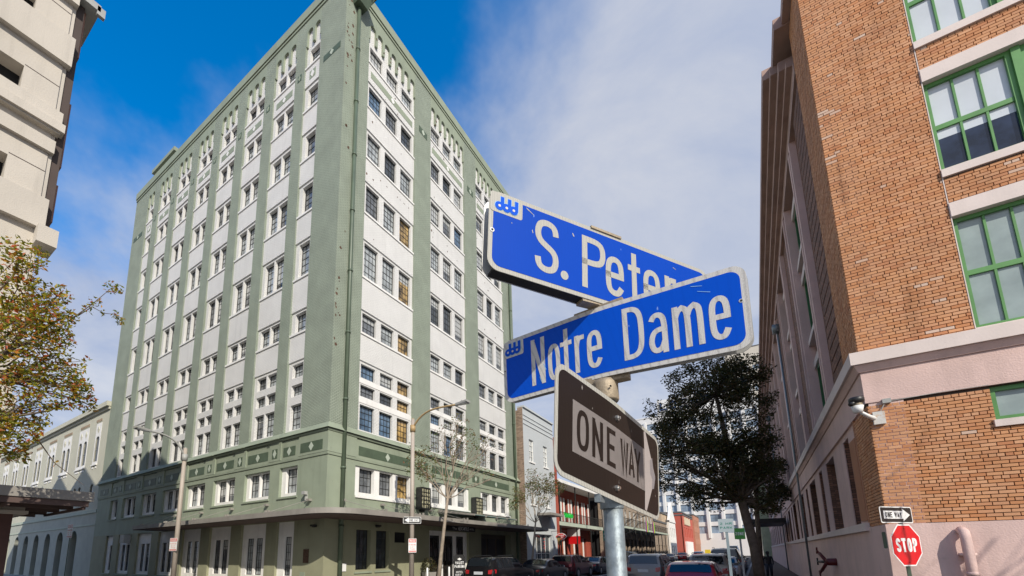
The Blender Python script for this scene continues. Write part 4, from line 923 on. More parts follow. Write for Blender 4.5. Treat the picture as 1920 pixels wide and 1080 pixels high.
# ------------------------------------------------------------------ low cream brick building beyond the hotel
FC = Frame((-43.1, 12.5, 0), (-1, 0, 0), (0, -1, 0))
m_cream = brickmat('cream painted brick', (0.60, 0.585, 0.47), dark=0.82, var=0.1, bs=0.6)
m_cgreen = mat('grey green base paint', (0.42, 0.435, 0.37), 0.75, var=0.08)
A = thing('cream_building', (-43.1, 12.5, 0), 'low cream brick building with arched ground floor doors beside the tall hotel', 'building')
def arch_wall(mb, F, u0, u1, z0, z1, ops, d0, d1):
    """ops: (centre, half width, sill, spring)"""
    cuts = {u0, u1}
    for c_, hw, si, sp in ops:
        for k in range(-5, 6): cuts.add(c_ + hw * math.sin(math.pi / 2 * k / 5))
    cuts = sorted(x for x in cuts if u0 - 1e-6 <= x <= u1 + 1e-6)
    for a, c in zip(cuts, cuts[1:]):
        if c - a < 1e-6: continue
        m_ = (a + c) / 2; segs = []; zc = [z0, z0]
        here = sorted([o_ for o_ in ops if abs(m_ - o_[0]) < o_[1]], key=lambda o_: o_[2])
        for (cu, hw, si, sp) in here:
            ta, tc = (sp + math.sqrt(max(0, hw * hw - (x - cu) ** 2)) for x in (a, c))
            segs.append((zc[0], zc[1], si, si)); zc = [ta, tc]
        segs.append((zc[0], zc[1], z1, z1))
        for (p0, p1, q0, q1) in segs:
            if q0 - p0 < 1e-4 and q1 - p1 < 1e-4: continue
            f = F.pt; mb.hexa([f(a, p0, d0), f(c, p1, d0), f(c, p1, d1), f(a, p0, d1), f(a, q0, d0), f(c, q1, d0), f(c, q1, d1), f(a, q0, d1)])
cents = [2.0] + [5.5 + 4.45 * i for i in range(7)]
up = []
for i, c_ in enumerate(cents): up += [(c_, .42, 9.55, 11.3)] if i == 0 else [(c_ - .62, .42, 9.55, 11.3), (c_ + .62, .42, 9.55, 11.3)]
mid_ = [(c_ + (0 if i == 0 else e), .36, 6.1, 7.3) for i, c_ in enumerate(cents) for e in ((0,) if i == 0 else (-.6, .6))]
b = MB(); arch_wall(b, FC, 0, 37, 5.45, 13.72, up + mid_, 0, .5); obj('upper_wall', b, m_cream, A)
b = MB(); arch_wall(b, FC, 0, 37, 0, 5.2, [(1.0 + 4.45 * .5 + 3.0 + 3.55 * i - 1.5, .82, 0.02, 3.1) for i in range(9)], 0, .9); obj('lower_wall', b, m_cgreen, A)
b = MB(); b.fbox(FC, 0, 37, 5.2, 5.45, -.08, .4); b.fbox(FC, 0, 37, 4.2, 4.32, -.05, .3); obj('string_course', b, m_lgreen, A)
b = MB(); b.fbox(FC, -.05, 37, 13.72, 13.95, -.12, .5); b.fbox(FC, -.1, 37, 13.95, 14.35, -.3, .5); obj('cornice', b, m_cream, A)
b = MB(); b.box(-80, -43.2, 13.5, 30, 0, 13.9); obj('inner_wall', b, m_int, A)
for i, c_ in enumerate(cents):
    wd = 1.2 if i == 0 else 2.4
    s = MB(); s.fbox(FC, c_ - wd / 2, c_ + wd / 2, 9.2, 9.3, -.1, 0); s.fbox(FC, c_ - wd / 2 + .1, c_ - .2, 8.95, 9.1, -.03, 0); s.fbox(FC, c_ + .2, c_ + wd / 2 - .1, 8.95, 9.1, -.03, 0); obj('sill', s, m_white, A)
    for k in range(7 if i else 4): s = MB(); s.fbox(FC, c_ - wd / 2 + .1 + k * .32, c_ - wd / 2 + .24 + k * .32, 13.0, 13.2, -.06, 0); obj('dentil', s, m_ochred, A)
    s = MB(); s.fbox(FC, c_ - wd / 2, c_ + wd / 2, 9.305, 12.85, -.012, .3)
    s = MB(); arch_wall(s, FC, c_ - wd / 2, c_ + wd / 2, 9.302, 12.85, [o_ for o_ in up if abs(o_[0] - c_) < .7], -.012, .02); obj('white_surround', s, m_white, A)
    for e in ((0,) if i == 0 else (-.6, .6)): s = MB(); s.prism([(c_ + e - .2, 12.3), (c_ + e, 12.0), (c_ + e + .2, 12.3), (c_ + e, 12.6)], lambda x, y, k: FC.pt(x, y, k), -.05, -.013); obj('ornament', s, m_cream, A)
    for e in ((0,) if i == 0 else (-.62, .62)):
        s = MB(); s.fbox(FC, c_ + e - .42, c_ + e + .42, 9.55, 11.75, .06, .10); s.fbox(FC, c_ + e - .02, c_ + e + .02, 9.55, 11.7, .045, .06); s.fbox(FC, c_ + e - .42, c_ + e + .42, 10.5, 10.56, .04, .06); obj('window', s, G[0], A)
    for e in ((0,) if i == 0 else (-.6, .6)): s = MB(); s.fbox(FC, c_ + e - .36, c_ + e + .36, 6.1, 7.7, .08, .12); obj('window', s, G[0], A)
for i in range(9):
    c_ = 4.725 + 3.55 * i; s = MB(); s.fbox(FC, c_ - .85, c_ + .85, 0, 4.0, .7, .75); s.fbox(FC, c_ - .03, c_ + .03, 0, 3.0, .66, .7); s.fbox(FC, c_ - .85, c_ + .85, 2.9, 3.02, .64, .7); obj('door', s, m_int, A)

# ------------------------------------------------------------------ the row of buildings along the street
def winbox(F, u0, u1, z0, z1, parent, gm, fm, d=.12, bars=(1, 2)):
    b = MB(); fr = .05
    b.fbox(F, u0, u0 + fr, z0, z1, d - .04, d + .1); b.fbox(F, u1 - fr, u1, z0, z1, d - .04, d + .1); b.fbox(F, u0 + fr, u1 - fr, z0, z0 + fr, d - .04, d + .1); b.fbox(F, u0 + fr, u1 - fr, z1 - fr, z1, d - .04, d + .1)
    for k in range(1, bars[0] + 1): x = u0 + (u1 - u0) * k / (bars[0] + 1); b.fbox(F, x - .018, x + .018, z0 + fr, z1 - fr, d - .02, d + .1)
    for k in range(1, bars[1] + 1): z = z0 + (z1 - z0) * k / (bars[1] + 1); b.fbox(F, u0 + fr, u1 - fr, z - .02, z + .02, d - .03, d + .1)
    o = obj('window', b, fm, parent); q = MB(); q.fbox(F, u0 + .02, u1 - .02, z0 + .02, z1 - .02, d + .02, d + .05); obj('pane', q, gm, o)
FW = Frame((-15.0, 31.5, 0), (0, 1, 0), (1, 0, 0))
m_pale = brickmat('pale blue painted brick', (0.52, 0.55, 0.56), dark=0.92, var=0.07, bs=0.3)
m_oldbrick = brickmat('patchy old brick', (0.42, 0.30, 0.22), dark=0.6, var=0.35, bs=0.8, per=0.3)
B_ = thing('white_house', (-15.0, 31.5, 0), 'three storey pale grey painted brick building beside the end of the green hotel', 'building')
b = MB(); b.wall(FW, 0.01, 6.4, 3.4, 13.6, [(1.05, 1.95, 9.2, 11.1), (4.0, 4.9, 9.2, 11.1), (1.05, 1.95, 5.6, 7.5), (4.0, 4.9, 5.6, 7.5)], 0, .4); b.wall(FW, .01, 6.4, 0, 3.4, [(1.6, 5.2, 0.02, 3.2)], 0, .4); obj('front_wall', b, m_pale, B_)
b = MB(); b.box(-15.45, -15.0, 31.46, 31.499, 0, 13.6); b.box(-30, -15.45, 31.48, 31.6, 0, 13.4); obj('side_wall', b, m_oldbrick, B_)
b = MB(); b.box(-30, -15.4, 31.9, 37.8, 0, 13.4); obj('inner_wall', b, m_int, B_)
b = MB(); b.fbox(FW, 0, 6.4, 13.6, 13.75, -.12, .5); b.fbox(FW, 0, 6.4, 12.95, 13.02, -.05, .0); b.fbox(FW, 0, 6.4, 12.6, 12.67, -.05, .0); b.fbox(FW, 0, 6.4, 12.2, 12.27, -.05, .0); obj('cornice', b, m_pale, B_)
for u in (1.05, 4.0):
    for z in (9.2, 5.6):
        winbox(FW, u, u + .9, z, z + 1.9, B_, G[2], m_white, bars=(1, 3)); s = MB(); s.fbox(FW, u - .1, u + 1.0, z - .12, z - .005, -.08, .1); obj('sill', s, m_white, B_)
winbox(FW, 1.6, 5.2, .02, 3.2, B_, G[0], m_white, d=.3, bars=(3, 1))
b = MB(); b.fbox(FW, 2.2, 5.2, 4.75, 4.95, -1.2, 0); obj('canopy', b, m_canopy, B_)
b = MB(); text(b, 'IHH', 0, 1.2, 0, .3, lambda s, t, n: FW.pt(3.6 + t, 2.9 - s, .15 - n), 0.01); obj('neon_letter', b, m_sign_red, B_)
# red building with a balcony
FD = Frame((-16.4, 38.0, 0), (0, 1, 0), (1, 0, 0))
m_red = mat('red painted masonry', (0.36, 0.075, 0.045), 0.75, var=0.12, bs=.15)
D_ = thing('red_house', (-16.4, 38.0, 0), 'red two storey building with balcony and white shutters behind the lip shaped sign', 'building')
b = MB(); b.wall(FD, 0, 14.5, 0, 8.6, [(1.4 + 2.2 * i, 2.4 + 2.2 * i, 4.7, 7.2) for i in range(6)] + [(1.4 + 3.0 * i, 3.2 + 3.0 * i, .05, 3.2) for i in range(4)], 0, .4); obj('front_wall', b, m_red, D_)
b = MB(); b.box(-16.4, -14.9, 37.92, 38.3, 0, 12.4); obj('corner_post', b, m_red, D_)
b = MB(); b.box(-30, -16.8, 38.1, 52.4, 0, 8.5); obj('inner_wall', b, m_int, D_)
b = MB(); b.box(-30, -14.75, 38.31, 52.6, 8.2, 8.5); obj('roof', b, m_white, D_)
b = MB(); b.box(-16.4, -14.85, 38.31, 52.5, 4.15, 4.5); obj('balcony_floor', b, m_lgreen, D_)
for i in range(6):
    b = MB(); b.fbox(FD, 1.05 + 2.2 * i, 1.38 + 2.2 * i, 4.6, 7.3, -.05, 0); obj('shutter', b, m_white, D_); b = MB(); b.fbox(FD, 2.42 + 2.2 * i, 2.75 + 2.2 * i, 4.6, 7.3, -.05, 0); obj('shutter', b, m_white, D_)
    b = MB(); b.fbox(FD, 1.4 + 2.2 * i, 2.4 + 2.2 * i, 4.7, 7.2, .2, .25); obj('pane', b, G[0], D_)
for i in range(4):
    b = MB(); b.fbox(FD, 1.4 + 3 * i, 2.2 + 3 * i, .05, 3.2, .1, .2); obj('door', b, mat('red brown door', (0.40, 0.10, 0.04), .6) if i == 0 else bpy.data.materials['red brown door'], D_)
    b = MB(); b.fbox(FD, 2.25 + 3 * i, 2.55 + 3 * i, .05, 3.2, .05, .2); obj('door_post', b, m_white, D_)
def railing(name, x, y0, y1, z0, z1, parent, sp=.18):
    b = MB(); b.box(x, x + .04, y0, y1, z1 - .05, z1); b.box(x, x + .04, y0, y1, z0, z0 + .04)
    y = y0
    while y < y1: b.box(x + .01, x + .03, y, y + .025, z0 + .04, z1 - .05); y += sp
    obj(name, b, m_steel_dark, parent)
railing('railing', -14.93, 38.5, 52.4, 4.5, 5.45, D_)
for y in (38.6, 43, 47.5, 52.2):
    b = MB(); b.box(-14.97, -14.87, y, y + .1, 0, 8.2); obj('balcony_post', b, m_steel_dark, D_)
m_beads = mat('bright green foil', (0.01, 0.55, 0.06), .4)
T_ = thing('green_decoration', (-14.85, 40.5, 5.0), 'bright green festoon hung on the balcony railing', 'decoration')
b = MB(); q = random.Random(3)
for k in range(26):
    y = 39.6 + .09 * k; z = 5.35 - .22 * abs(math.sin(k * .55)) ; b.hexa([(-14.89 + dx, y + dy, z + dz) for dx, dy, dz in ((0, 0, -.25 * q.random() - .1), (.05, .0, -.1), (.05, .12, -.15), (0, .12, -.2), (0, 0, .08), (.06, 0, .1), (.06, .1, .12), (0, .1, .1))])
obj('foil', b, m_beads, T_)
# lip shaped red sign
S_ = thing('lip_sign', (-14.1, 36.5, 3.0), 'red lip shaped hanging sign with white edge and white lettering', 'sign')
fs = lambda s, t, n: (-14.1 + s * .58, 36.5 - n, 3.03 + t * .62)
def lens(k):
    P = []
    for i in range(13): t = i / 12; P.append((-.95 * k + 1.9 * k * t, (.52 * math.sin(math.pi * t) ** .85 - (.05 * math.exp(-((t - .5) / .06) ** 2))) * k))
    for i in range(1, 12): t = 1 - i / 12; P.append((-.95 * k + 1.9 * k * t, -.5 * k * math.sin(math.pi * t) ** .9))
    return P
b = MB(); b.prism(lens(1.0), lambda x, y, k: fs(x, y, k), -.06, .0); obj('sign_edge', b, m_sign_white, S_)
b = MB(); b.prism(lens(.88), lambda x, y, k: fs(x, y, k), .0, .012); obj('sign_face', b, m_sign_red, S_)
b = MB(); text(b, 'Cosie'.replace('i', 'I').upper(), -.5, .5, .02, .26, fs, .016, wr=.2); text(b, 'BARS', -.32, .36, -.27, -.06, fs, .016, wr=.2); obj('lettering', b, m_sign_white, S_)
b = MB(); b.box(-15.0, -13.6, 36.52, 36.55, 3.5, 3.54); b.box(-14.12, -14.08, 36.52, 36.55, 3.3, 3.52); obj('bracket', b, m_steel_dark, S_)
# red and white banner
S_ = thing('banner', (-15.6, 44, 3.2), 'white banner with a red lower half hung under the red balcony', 'banner')
b = MB(); b.box(-16.3, -14.95, 44.0, 44.03, 3.3, 4.05); obj('white_half', b, m_sign_white, S_)
b = MB(); b.box(-16.3, -14.95, 44.0, 44.03, 2.5, 3.298); obj('red_half', b, m_sign_red, S_)
# gas lantern at the pale building's corner
S_ = thing('gas_lantern', (-14.6, 37.4, 0), 'tall copper gas lantern post beside the pale grey building', 'lantern')
b = MB(); b.tube([(-14.3, 36.6, 0), (-14.3, 36.6, 2.3)], .05, 8); obj('post', b, m_steel_dark, S_)
b = MB(); b.hexa([(-14.38, 36.52, 2.3), (-14.22, 36.52, 2.3), (-14.22, 36.68, 2.3), (-14.38, 36.68, 2.3), (-14.48, 36.42, 2.95), (-14.12, 36.42, 2.95), (-14.12, 36.78, 2.95), (-14.48, 36.78, 2.95)]); obj('lantern_glass', b, G[3], S_)
b = MB(); b.hexa([(-14.5, 36.4, 2.95), (-14.1, 36.4, 2.95), (-14.1, 36.8, 2.95), (-14.5, 36.8, 2.95), (-14.34, 36.56, 3.2), (-14.26, 36.56, 3.2), (-14.26, 36.64, 3.2), (-14.34, 36.64, 3.2)]); obj('lantern_cap', b, m_steel_dark, S_)
# iron gallery building further along
FI = Frame((-15.2, 53.0, 0), (0, 1, 0), (1, 0, 0))
m_tan = brickmat('tan brick', (0.40, 0.31, 0.23), dark=.7, var=.2, per=.2)
I_ = thing('gallery_house', (-15.2, 53, 0), 'old brick house with black iron gallery on thin posts far along the street', 'building')
b = MB(); b.wall(FI, 0, 32, 0, 9.2, [(1 + 2.6 * i, 2.2 + 2.6 * i, 5.0, 7.6) for i in range(12)] + [(.8 + 2.6 * i, 2.4 + 2.6 * i, .05, 3.4) for i in range(12)], 0, .4); obj('front_wall', b, m_tan, I_)
b = MB(); b.box(-32, -15.6, 53.1, 84.9, 0, 9); obj('inner_wall', b, m_int, I_)
b = MB(); b.box(-32, -15.0, 52.9, 85.1, 9.2, 9.6); obj('roof', b, m_roof, I_)
b = MB(); b.box(-15.2, -12.8, 53, 85, 4.45, 4.7); obj('gallery_floor', b, m_lgreen, I_)
railing('gallery_railing', -12.86, 53, 85, 4.7, 5.7, I_, .25)
for i in range(11): b = MB(); b.tube([(-12.85, 53.2 + 3.15 * i, 0), (-12.85, 53.2 + 3.15 * i, 4.45)], .06, 6); obj('gallery_post', b, m_steel_dark, I_)
for i in range(12):
    winbox(FI, 1 + 2.6 * i, 2.2 + 2.6 * i, 5.0, 7.6, I_, G[1], m_white, bars=(1, 2)) if i % 2 == 0 else winbox(FI, 1 + 2.6 * i, 2.2 + 2.6 * i, 5.0, 7.6, I_, G[0], m_white, bars=(1, 2))
    s = MB(); s.fbox(FI, .8 + 2.6 * i, 2.4 + 2.6 * i, .05, 3.4, .25, .3); obj('shop_door', s, m_int, I_)
for i, y in enumerate((66, 71)):
    F_ = thing('flag', (-12.7, y, 4.9), ('yellow green and violet flag on the iron gallery rail, first along' if i == 0 else 'yellow green and violet flag on the iron gallery rail, farther one'), 'flag', 'festival flags on the gallery')
    for k, cc in enumerate(((0.25, 0.02, 0.3), (0.65, 0.5, 0.02), (0.02, 0.4, 0.05))):
        nm = ('violet', 'yellow', 'green')[k] + ' flag cloth'; b = MB(); b.box(-12.78, -12.74, y + .45 * k, y + .45 * k + .448, 3.9 + .5, 6.0); obj(nm.split()[0] + '_stripe', b, bpy.data.materials.get(nm) or mat(nm, cc, .8), F_)
# plain blocks: walls, roof, rows of windows
def block(name, label, F, wd, dp, h, wm, rows, cols, wsize, z0, dz, margin, gm, extra=None, fm=None, cat='building', group=None):
    o = thing(name, F.O, label, cat, group); hol = []
    for r_ in range(rows):
        for c_ in range(cols):
            u = margin + (wd - 2 * margin) * (c_ + .5) / cols - wsize[0] / 2; hol.append((u, u + wsize[0], z0 + dz * r_, z0 + dz * r_ + wsize[1]))
    b = MB(); b.wall(F, 0, wd, 0, h, hol, 0, .4); obj('wall', b, wm, o)
    b = MB(); b.fbox(F, .05, wd - .05, 0, h - .1, .42, dp); obj('side_wall', b, wm, o)
    b = MB(); b.fbox(F, -.1, wd + .1, h, h + .35, -.12, dp); obj('roof', b, m_roof if extra is None else extra, o)
    me = None
    for (u0, u1, a, c) in hol:
        if me is None:
            q = MB(); q.box(0, wsize[0], .25, .3, 0, wsize[1]); q.box(wsize[0] / 2 - .04, wsize[0] / 2 + .04, .2, .25, 0, wsize[1]); q.box(0, wsize[0], .2, .25, wsize[1] * .5 - .04, wsize[1] * .5 + .04); me = q.mesh('window', gm)
        rz = 0 if abs(F.U.x) > .5 else math.pi / 2
        inst('window', me, F.pt(u0, a, 0), rz, o)
    return o
FN = lambda x, y: Frame((x, y, 0), (1, 0, 0), (0, -1, 0))
FE = lambda x, y: Frame((x, y, 0), (0, 1, 0), (1, 0, 0))
m_hi = mat('white tower cladding', (0.70, 0.69, 0.67), .7, var=.04, vs=.2)
m_hglass = glassmat('blue tower glass', (0.22, 0.28, 0.35), .08, var=.4, vs=.3)
T_ = block('hotel_tower', 'tall white hotel tower with blue windows rising behind the dark street tree', FN(-46, 158), 56, 24, 47.5, m_hi, 11, 13, (2.9, 2.3), 7, 3.6, 1.2, m_hglass, m_hi)
b = MB(); b.box(-24.5, 4, 162, 176, 47.9, 54.5); obj('penthouse', b, m_hi, T_)
b = MB(); text(b, 'LOEWS', -23.6, -8, 50.6, 53.6, lambda s, t, n: (s, 162 - n, t), .15, wr=.2, gap=.45); obj('roof_lettering', b, mat('blue roof letters', (0.04, 0.08, 0.2), .5), T_)
b = MB()
for i in range(14): x = -46 + 1.2 + 53.6 / 13 * i; b.box(x - .35, x + .35, 157.5, 157.99, 5.5, 46)
obj('tower_pier', b, m_hi, T_)
m_redb = mat('bright red painted wall', (0.48, 0.105, 0.07), .8, var=.06, vs=.3)
m_ochre = mat('ochre plaster', (0.50, 0.38, 0.26), .8, var=.1)
block('brown_block', 'low brown brick block past the iron gallery', FE(-15.4, 86.5), 14, 16, 7.2, m_tan, 2, 5, (1.2, 1.8), 1, 3.3, .8, G[1])
block('tan_block', 'tan plastered block behind the bare tree twigs', FN(-24, 99), 8, 12, 9.5, m_ochre, 2, 3, (1.2, 1.8), 1.5, 4, .8, G[0])
GW = block('gabled_house', 'narrow white house with a pointed stepped gable far along the street', FE(-15.4, 104), 9, 14, 8.0, m_white, 2, 3, (1.1, 2.2), .6, 3.9, .8, G[0])
b = MB(); b.prism([(104, 8.0), (113, 8.0), (110, 10.5), (109.6, 11.6), (108.5, 12.6), (107.4, 11.6), (107, 10.5)], lambda y, z, k: (k, y, z), -15.8, -15.25); obj('gable', b, m_white, GW)
block('red_warehouse', 'long bright red painted warehouse beyond the white gabled house', FN(-34, 122), 19, 30, 11.2, m_redb, 0, 0, (1, 1), 1, 1, 1, G[0])
RW = block('red_shop', 'red shopfront with cream lettering panel and white base far down the street', FE(-14.8, 122), 20, 14, 10.5, m_redb, 1, 5, (1.6, 2.4), 5.2, 3.8, 1, G[1])
b = MB(); b.box(-14.8, -14.4, 123, 136, 0, 4.0); obj('shop_base', b, m_white, RW)
b = MB()
for k in range(5): b.box(-14.79, -14.5, 124.2 + 2.1 * k, 125.6 + 2.1 * k, 8.3, 10.2 - .3 * (k % 2))
obj('facade_lettering', b, mat('cream board', (0.65, 0.58, 0.42), .7), RW)
block('brick_flats', 'orange brick flats beyond the red shopfront', FE(-14.6, 144), 16, 16, 12.0, mat('far orange brick', (0.42, 0.2, 0.13), .85, var=.12), 3, 5, (1.2, 2), 1.5, 3.6, .8, G[1])
block('slate_block', 'slate blue block standing behind the orange flats', FE(-14.4, 163), 14, 16, 15, mat('slate blue paint', (0.15, 0.18, 0.23), .8), 4, 4, (1.2, 1.8), 1.5, 3.4, .8, G[0])
m_fw = mat('far white plaster', (0.68, 0.66, 0.60), .8)
FT = block('white_flats', 'white balconied flats at the far end of the street', FE(-13.8, 182), 34, 18, 19, m_fw, 5, 8, (2.2, 1.8), 1.5, 3.5, 1, G[0])
b = MB()
for k in range(5): b.box(-13.8, -12.4, 183, 215, 4.3 + 3.5 * k, 4.5 + 3.5 * k); b.box(-12.5, -12.4, 183, 215, 4.5 + 3.5 * k, 5.2 + 3.5 * k)
obj('balcony', b, m_fw, FT)
block('end_block', 'blue grey block closing the end of the street', FN(-22, 330), 40, 20, 17, mat('far blue grey', (0.36, 0.40, 0.46), .8), 4, 9, (2, 1.8), 2, 3.7, 1, G[0])
block('far_tower', 'tall cream apartment tower just visible above the tree beside the warehouse', FN(-3, 190), 26, 24, 78, mat('cream tower', (0.55, 0.50, 0.42), .8, var=.05), 16, 7, (2.0, 1.8), 6, 4.2, 1, m_hglass)
block('ochre_corner', 'yellow green plastered house past the brick warehouse on the right pavement', FN(1.0, 93), 18, 16, 17, mat('yellow green plaster', (0.50, 0.50, 0.30), .8), 3, 4, (1.2, 1.8), 1.5, 4.2, 1, G[0])
S_ = thing('shop_awning', (0.6, 42, 3.6), 'flat black awning over the right hand pavement', 'awning')
b = MB(); b.box(-0.45, 2.05, 40.5, 47, 3.7, 4.05); obj('roof_slab', b, m_sign_black, S_)
for y in (40.7, 46.7): b = MB(); b.tube([(-.35, y, 0), (-.35, y, 3.7)], .05, 8); obj('post', b, m_steel_dark, S_)

for i, (x, y) in enumerate(((-13.2, 92.0), (-12.9, 70.5))):
    L_ = thing('litter_bin', (x, y, 0), ('dark litter bin on the pavement before the white gabled house' if i == 0 else 'dark litter bin beside the posts of the iron gallery'), 'litter bin', 'dark bins along the far pavement')
    b = MB(); b.tube([(x, y, 0), (x, y, 1.0), (x, y, 1.08)], [.3, .34, .28], 12); obj('drum', b, m_sign_black, L_); b = MB(); b.tube([(x, y, 1.08), (x, y, 1.16)], [.34, .1], 12); obj('lid', b, m_steel_dark, L_)
Y_ = thing('yellow_barrier', (-10.2, 125, -.15), 'small bright yellow road barrier far down the street', 'barrier')
b = MB(); b.hexa([(-10.9, 124.7, -.15), (-9.5, 124.7, -.15), (-9.5, 125.3, -.15), (-10.9, 125.3, -.15), (-10.8, 124.9, 1.9), (-9.6, 124.9, 1.9), (-9.6, 125.1, 1.9), (-10.8, 125.1, 1.9)]); obj('panel', b, mat('traffic yellow', (0.7, 0.5, 0.02), .6), Y_)
# ------------------------------------------------------------------ street name post in front
PX, PY = -0.3455, 1.3155
m_slot = mat('dark slot', (0.02, 0.018, 0.015), .8, var=0)
SP_ = thing('sign_post', (PX, PY, 0), 'round galvanised steel post carrying the street signs close to the camera', 'sign post')
b = MB(); b.tube([(PX - .012, PY, -.02), (PX, PY, 1.2), (PX + .004, PY, 2.19)], .0283, 40); obj('post', b, m_galv, SP_, True)
b = MB(); b.tube([(PX + .004, PY, 2.155), (PX + .004, PY, 2.160), (PX + .004, PY, 2.21), (PX + .004, PY, 2.222)], [.036, .0385, .0385, .035], 36)
obj('post_cap', b, m_cast, SP_, True)
b = MB(); b.box(PX - .068, PX + .078, PY - .019, PY + .017, 2.214, 2.236); obj('sign_cradle', b, m_cast, SP_)
for dx in (-.028, .03):
    b = MB(); b.tube([(PX + dx, PY - .034, 2.19), (PX + dx, PY - .041, 2.19)], .0025, 8); obj('set_screw', b, m_slot, SP_)
# street sign facing the camera: a bent double plate
ST_T = [Vector((-.701, 1.326, 2.461)), Vector((-.333, 1.283, 2.457)), Vector((.048, 1.238, 2.425))]
ST_B = [Vector((-.708, 1.344, 2.233)), Vector((-.336, 1.291, 2.229)), Vector((.045, 1.238, 2.196))]
def smooth(a): return a
def warp(Ts, Bs, L0, L1, hh, off=Vector((0, 0, 0))):
    def fn(s, t, n):
        if s < 0: k, f = 0, (s + L0) / L0
        else: k, f = 1, s / L1
        T = Ts[k].lerp(Ts[k + 1], f); B_ = Bs[k].lerp(Bs[k + 1], f)
        # round the fold a little
        e = .05
        if abs(s) < e:
            Ta = Ts[0].lerp(Ts[1], (L0 - e) / L0); Tb = Ts[1].lerp(Ts[2], e / L1); Ba = Bs[0].lerp(Bs[1], (L0 - e) / L0); Bb = Bs[1].lerp(Bs[2], e / L1)
            q = (s + e) / (2 * e); T = (Ta.lerp(Ts[1], q)).lerp(Ts[1].lerp(Tb, q), q); B_ = (Ba.lerp(Bs[1], q)).lerp(Bs[1].lerp(Bb, q), q)
        u = (Ts[k + 1] - Ts[k]).normalized(); v = (T - B_).normalized(); nn = u.cross(v).normalized()
        return B_.lerp(T, t / hh) + nn * n + off
    return fn
ST = [-.3 + .02 * i for i in range(31)]
def emblem(parent, fn, s0, s1, t0, t1, n):
    """three linked bulbs with upright stems, as printed in the corner panel"""
    W_, H_ = s1 - s0, t1 - t0
    rim, core, eye = MB(), MB(), MB()
    def disc(mb, cx_, cy_, r_, nn, k=20): mb.poly([fn(cx_ + r_ * math.cos(2 * math.pi * i / k), cy_ + r_ * 1.0 * math.sin(2 * math.pi * i / k), nn) for i in range(k)])
    for i in range(3):
        cx_ = s0 + W_ * (.19 + .275 * i); cy_ = t0 + H_ * .30; r_ = H_ * .30; sx = cx_ + r_ * .70
        for mb, g_, nn in ((rim, H_ * .035, n + .0002 * i), (core, 0, n + .0009 + .0002 * i)):
            disc(mb, cx_, cy_, r_ + g_, nn)
            a0, a1 = sx - r_ * .42 - g_, sx + r_ * .36 + g_; top_ = t0 + H_ + g_
            mb.poly([fn(a0, cy_, nn + .0001), fn(a1, cy_, nn + .0001), fn(a1, top_, nn + .0001), fn(a0, top_, nn + .0001)])
        disc(eye, cx_, cy_, r_ * .30, n + .0018)
    o = obj('emblem_edge', rim, m_logo_rim, parent); obj('emblem', core, m_sheet_blue, parent); obj('emblem_eye', eye, m_sheet_white, parent)
ND = thing('street_name_sign', (PX, PY - .02, 2.23), 'blue street sign reading Notre Dame, lower of the two name signs on the post', 'street sign')
fn = warp(ST_T, ST_B, .370, .382, .229)
b = MB(); plate(b, -.370, .382, 0, .229, .034, fn, -.0025, 0, ST); obj('front_plate', b, m_sheet_white, ND)
b = MB(); plate(b, -.370, .382, 0, .229, .034, fn, -.026, -.0235, ST); obj('back_plate', b, m_alu, ND)
b = MB(); plate(b, -.357, .368, .013, .215, .026, fn, None, .0007, ST); obj('blue_field', b, m_sheet_blue, ND)
b = MB(); plate(b, -.366, -.282, .163, .224, .008, fn, None, .0011, ST); obj('emblem_panel', b, m_sheet_white, ND)
emblem(ND, fn, -.360, -.289, .170, .214, .0014)
b = MB(); sw = .0150
for ch, a, c, t1 in (('N', -.252, -.199, .198), ('o', -.188, -.143, .159), ('t', -.141, -.100, .196), ('r', -.0905, -.057, .159), ('e', -.049, .000, .159), ('D', .066, .126, .198), ('a', .138, .189, .159), ('m', .203, .279, .159), ('e', .292, .341, .159)):
    glyph(b, ch, a, c, .035, t1, sw, fn, .0013)
obj('lettering', b, m_sheet_white, ND)
for s, t in ((.366, .128), (-.363, .118)):
    b = MB(); k = [(s + .0052 * math.cos(i * math.pi / 8), t + .0052 * math.sin(i * math.pi / 8)) for i in range(16)]; b.prism(k, fn, 0, .0016); o = obj('rivet', b, m_alu, ND)
    b = MB(); k = [(s + .0028 * math.cos(i * math.pi / 8), t + .0028 * math.sin(i * math.pi / 8)) for i in range(16)]; b.prism(k, fn, 0.0016, .0022); obj('rivet_hole', b, m_slot, o)
b = MB()
for pts in (((-.205, .100), (-.198, .078), (-.195, .079), (-.203, .102)), ((-.222, .060), (-.216, .040), (-.214, .041), (-.220, .061)), ((.255, .205), (.282, .198), (.283, .199), (.256, .2065)), ((.27, .186), (.30, .174), (.301, .1752), (.271, .187))): b.poly([fn(x, y, .0017) for x, y in pts])
obj('scratch', b, m_logo_rim, ND)
# cross cradle between the two signs
b = MB(); a_ = R(55.5063)
dv = Vector((math.cos(a_), math.sin(a_), 0)); nv = Vector((math.sin(a_), -math.cos(a_), 0))
XC = thing('sign_cross_bracket', (PX, PY, 2.455), 'weathered cross bracket clamped between the two street name signs', 'bracket')
c0 = Vector((PX + .005, PY - .012, 2.452))
def slab(mb, c_, d_, n_, l, w_, z0, z1): mb.hexa([c_ + d_ * a + n_ * bb + Vector((0, 0, z)) for z in (z0, z1) for a, bb in ((-l, -w_), (l, -w_), (l, w_), (-l, w_))])
slab(b, c0, Vector((.996, -.09, 0)), Vector((.09, .996, 0)), .078, .017, -.004, .012); obj('lower_jaw', b, m_cast, XC)
b = MB(); slab(b, c0, dv, nv, .075, .017, .0122, .026); obj('upper_jaw', b, m_cast, XC)
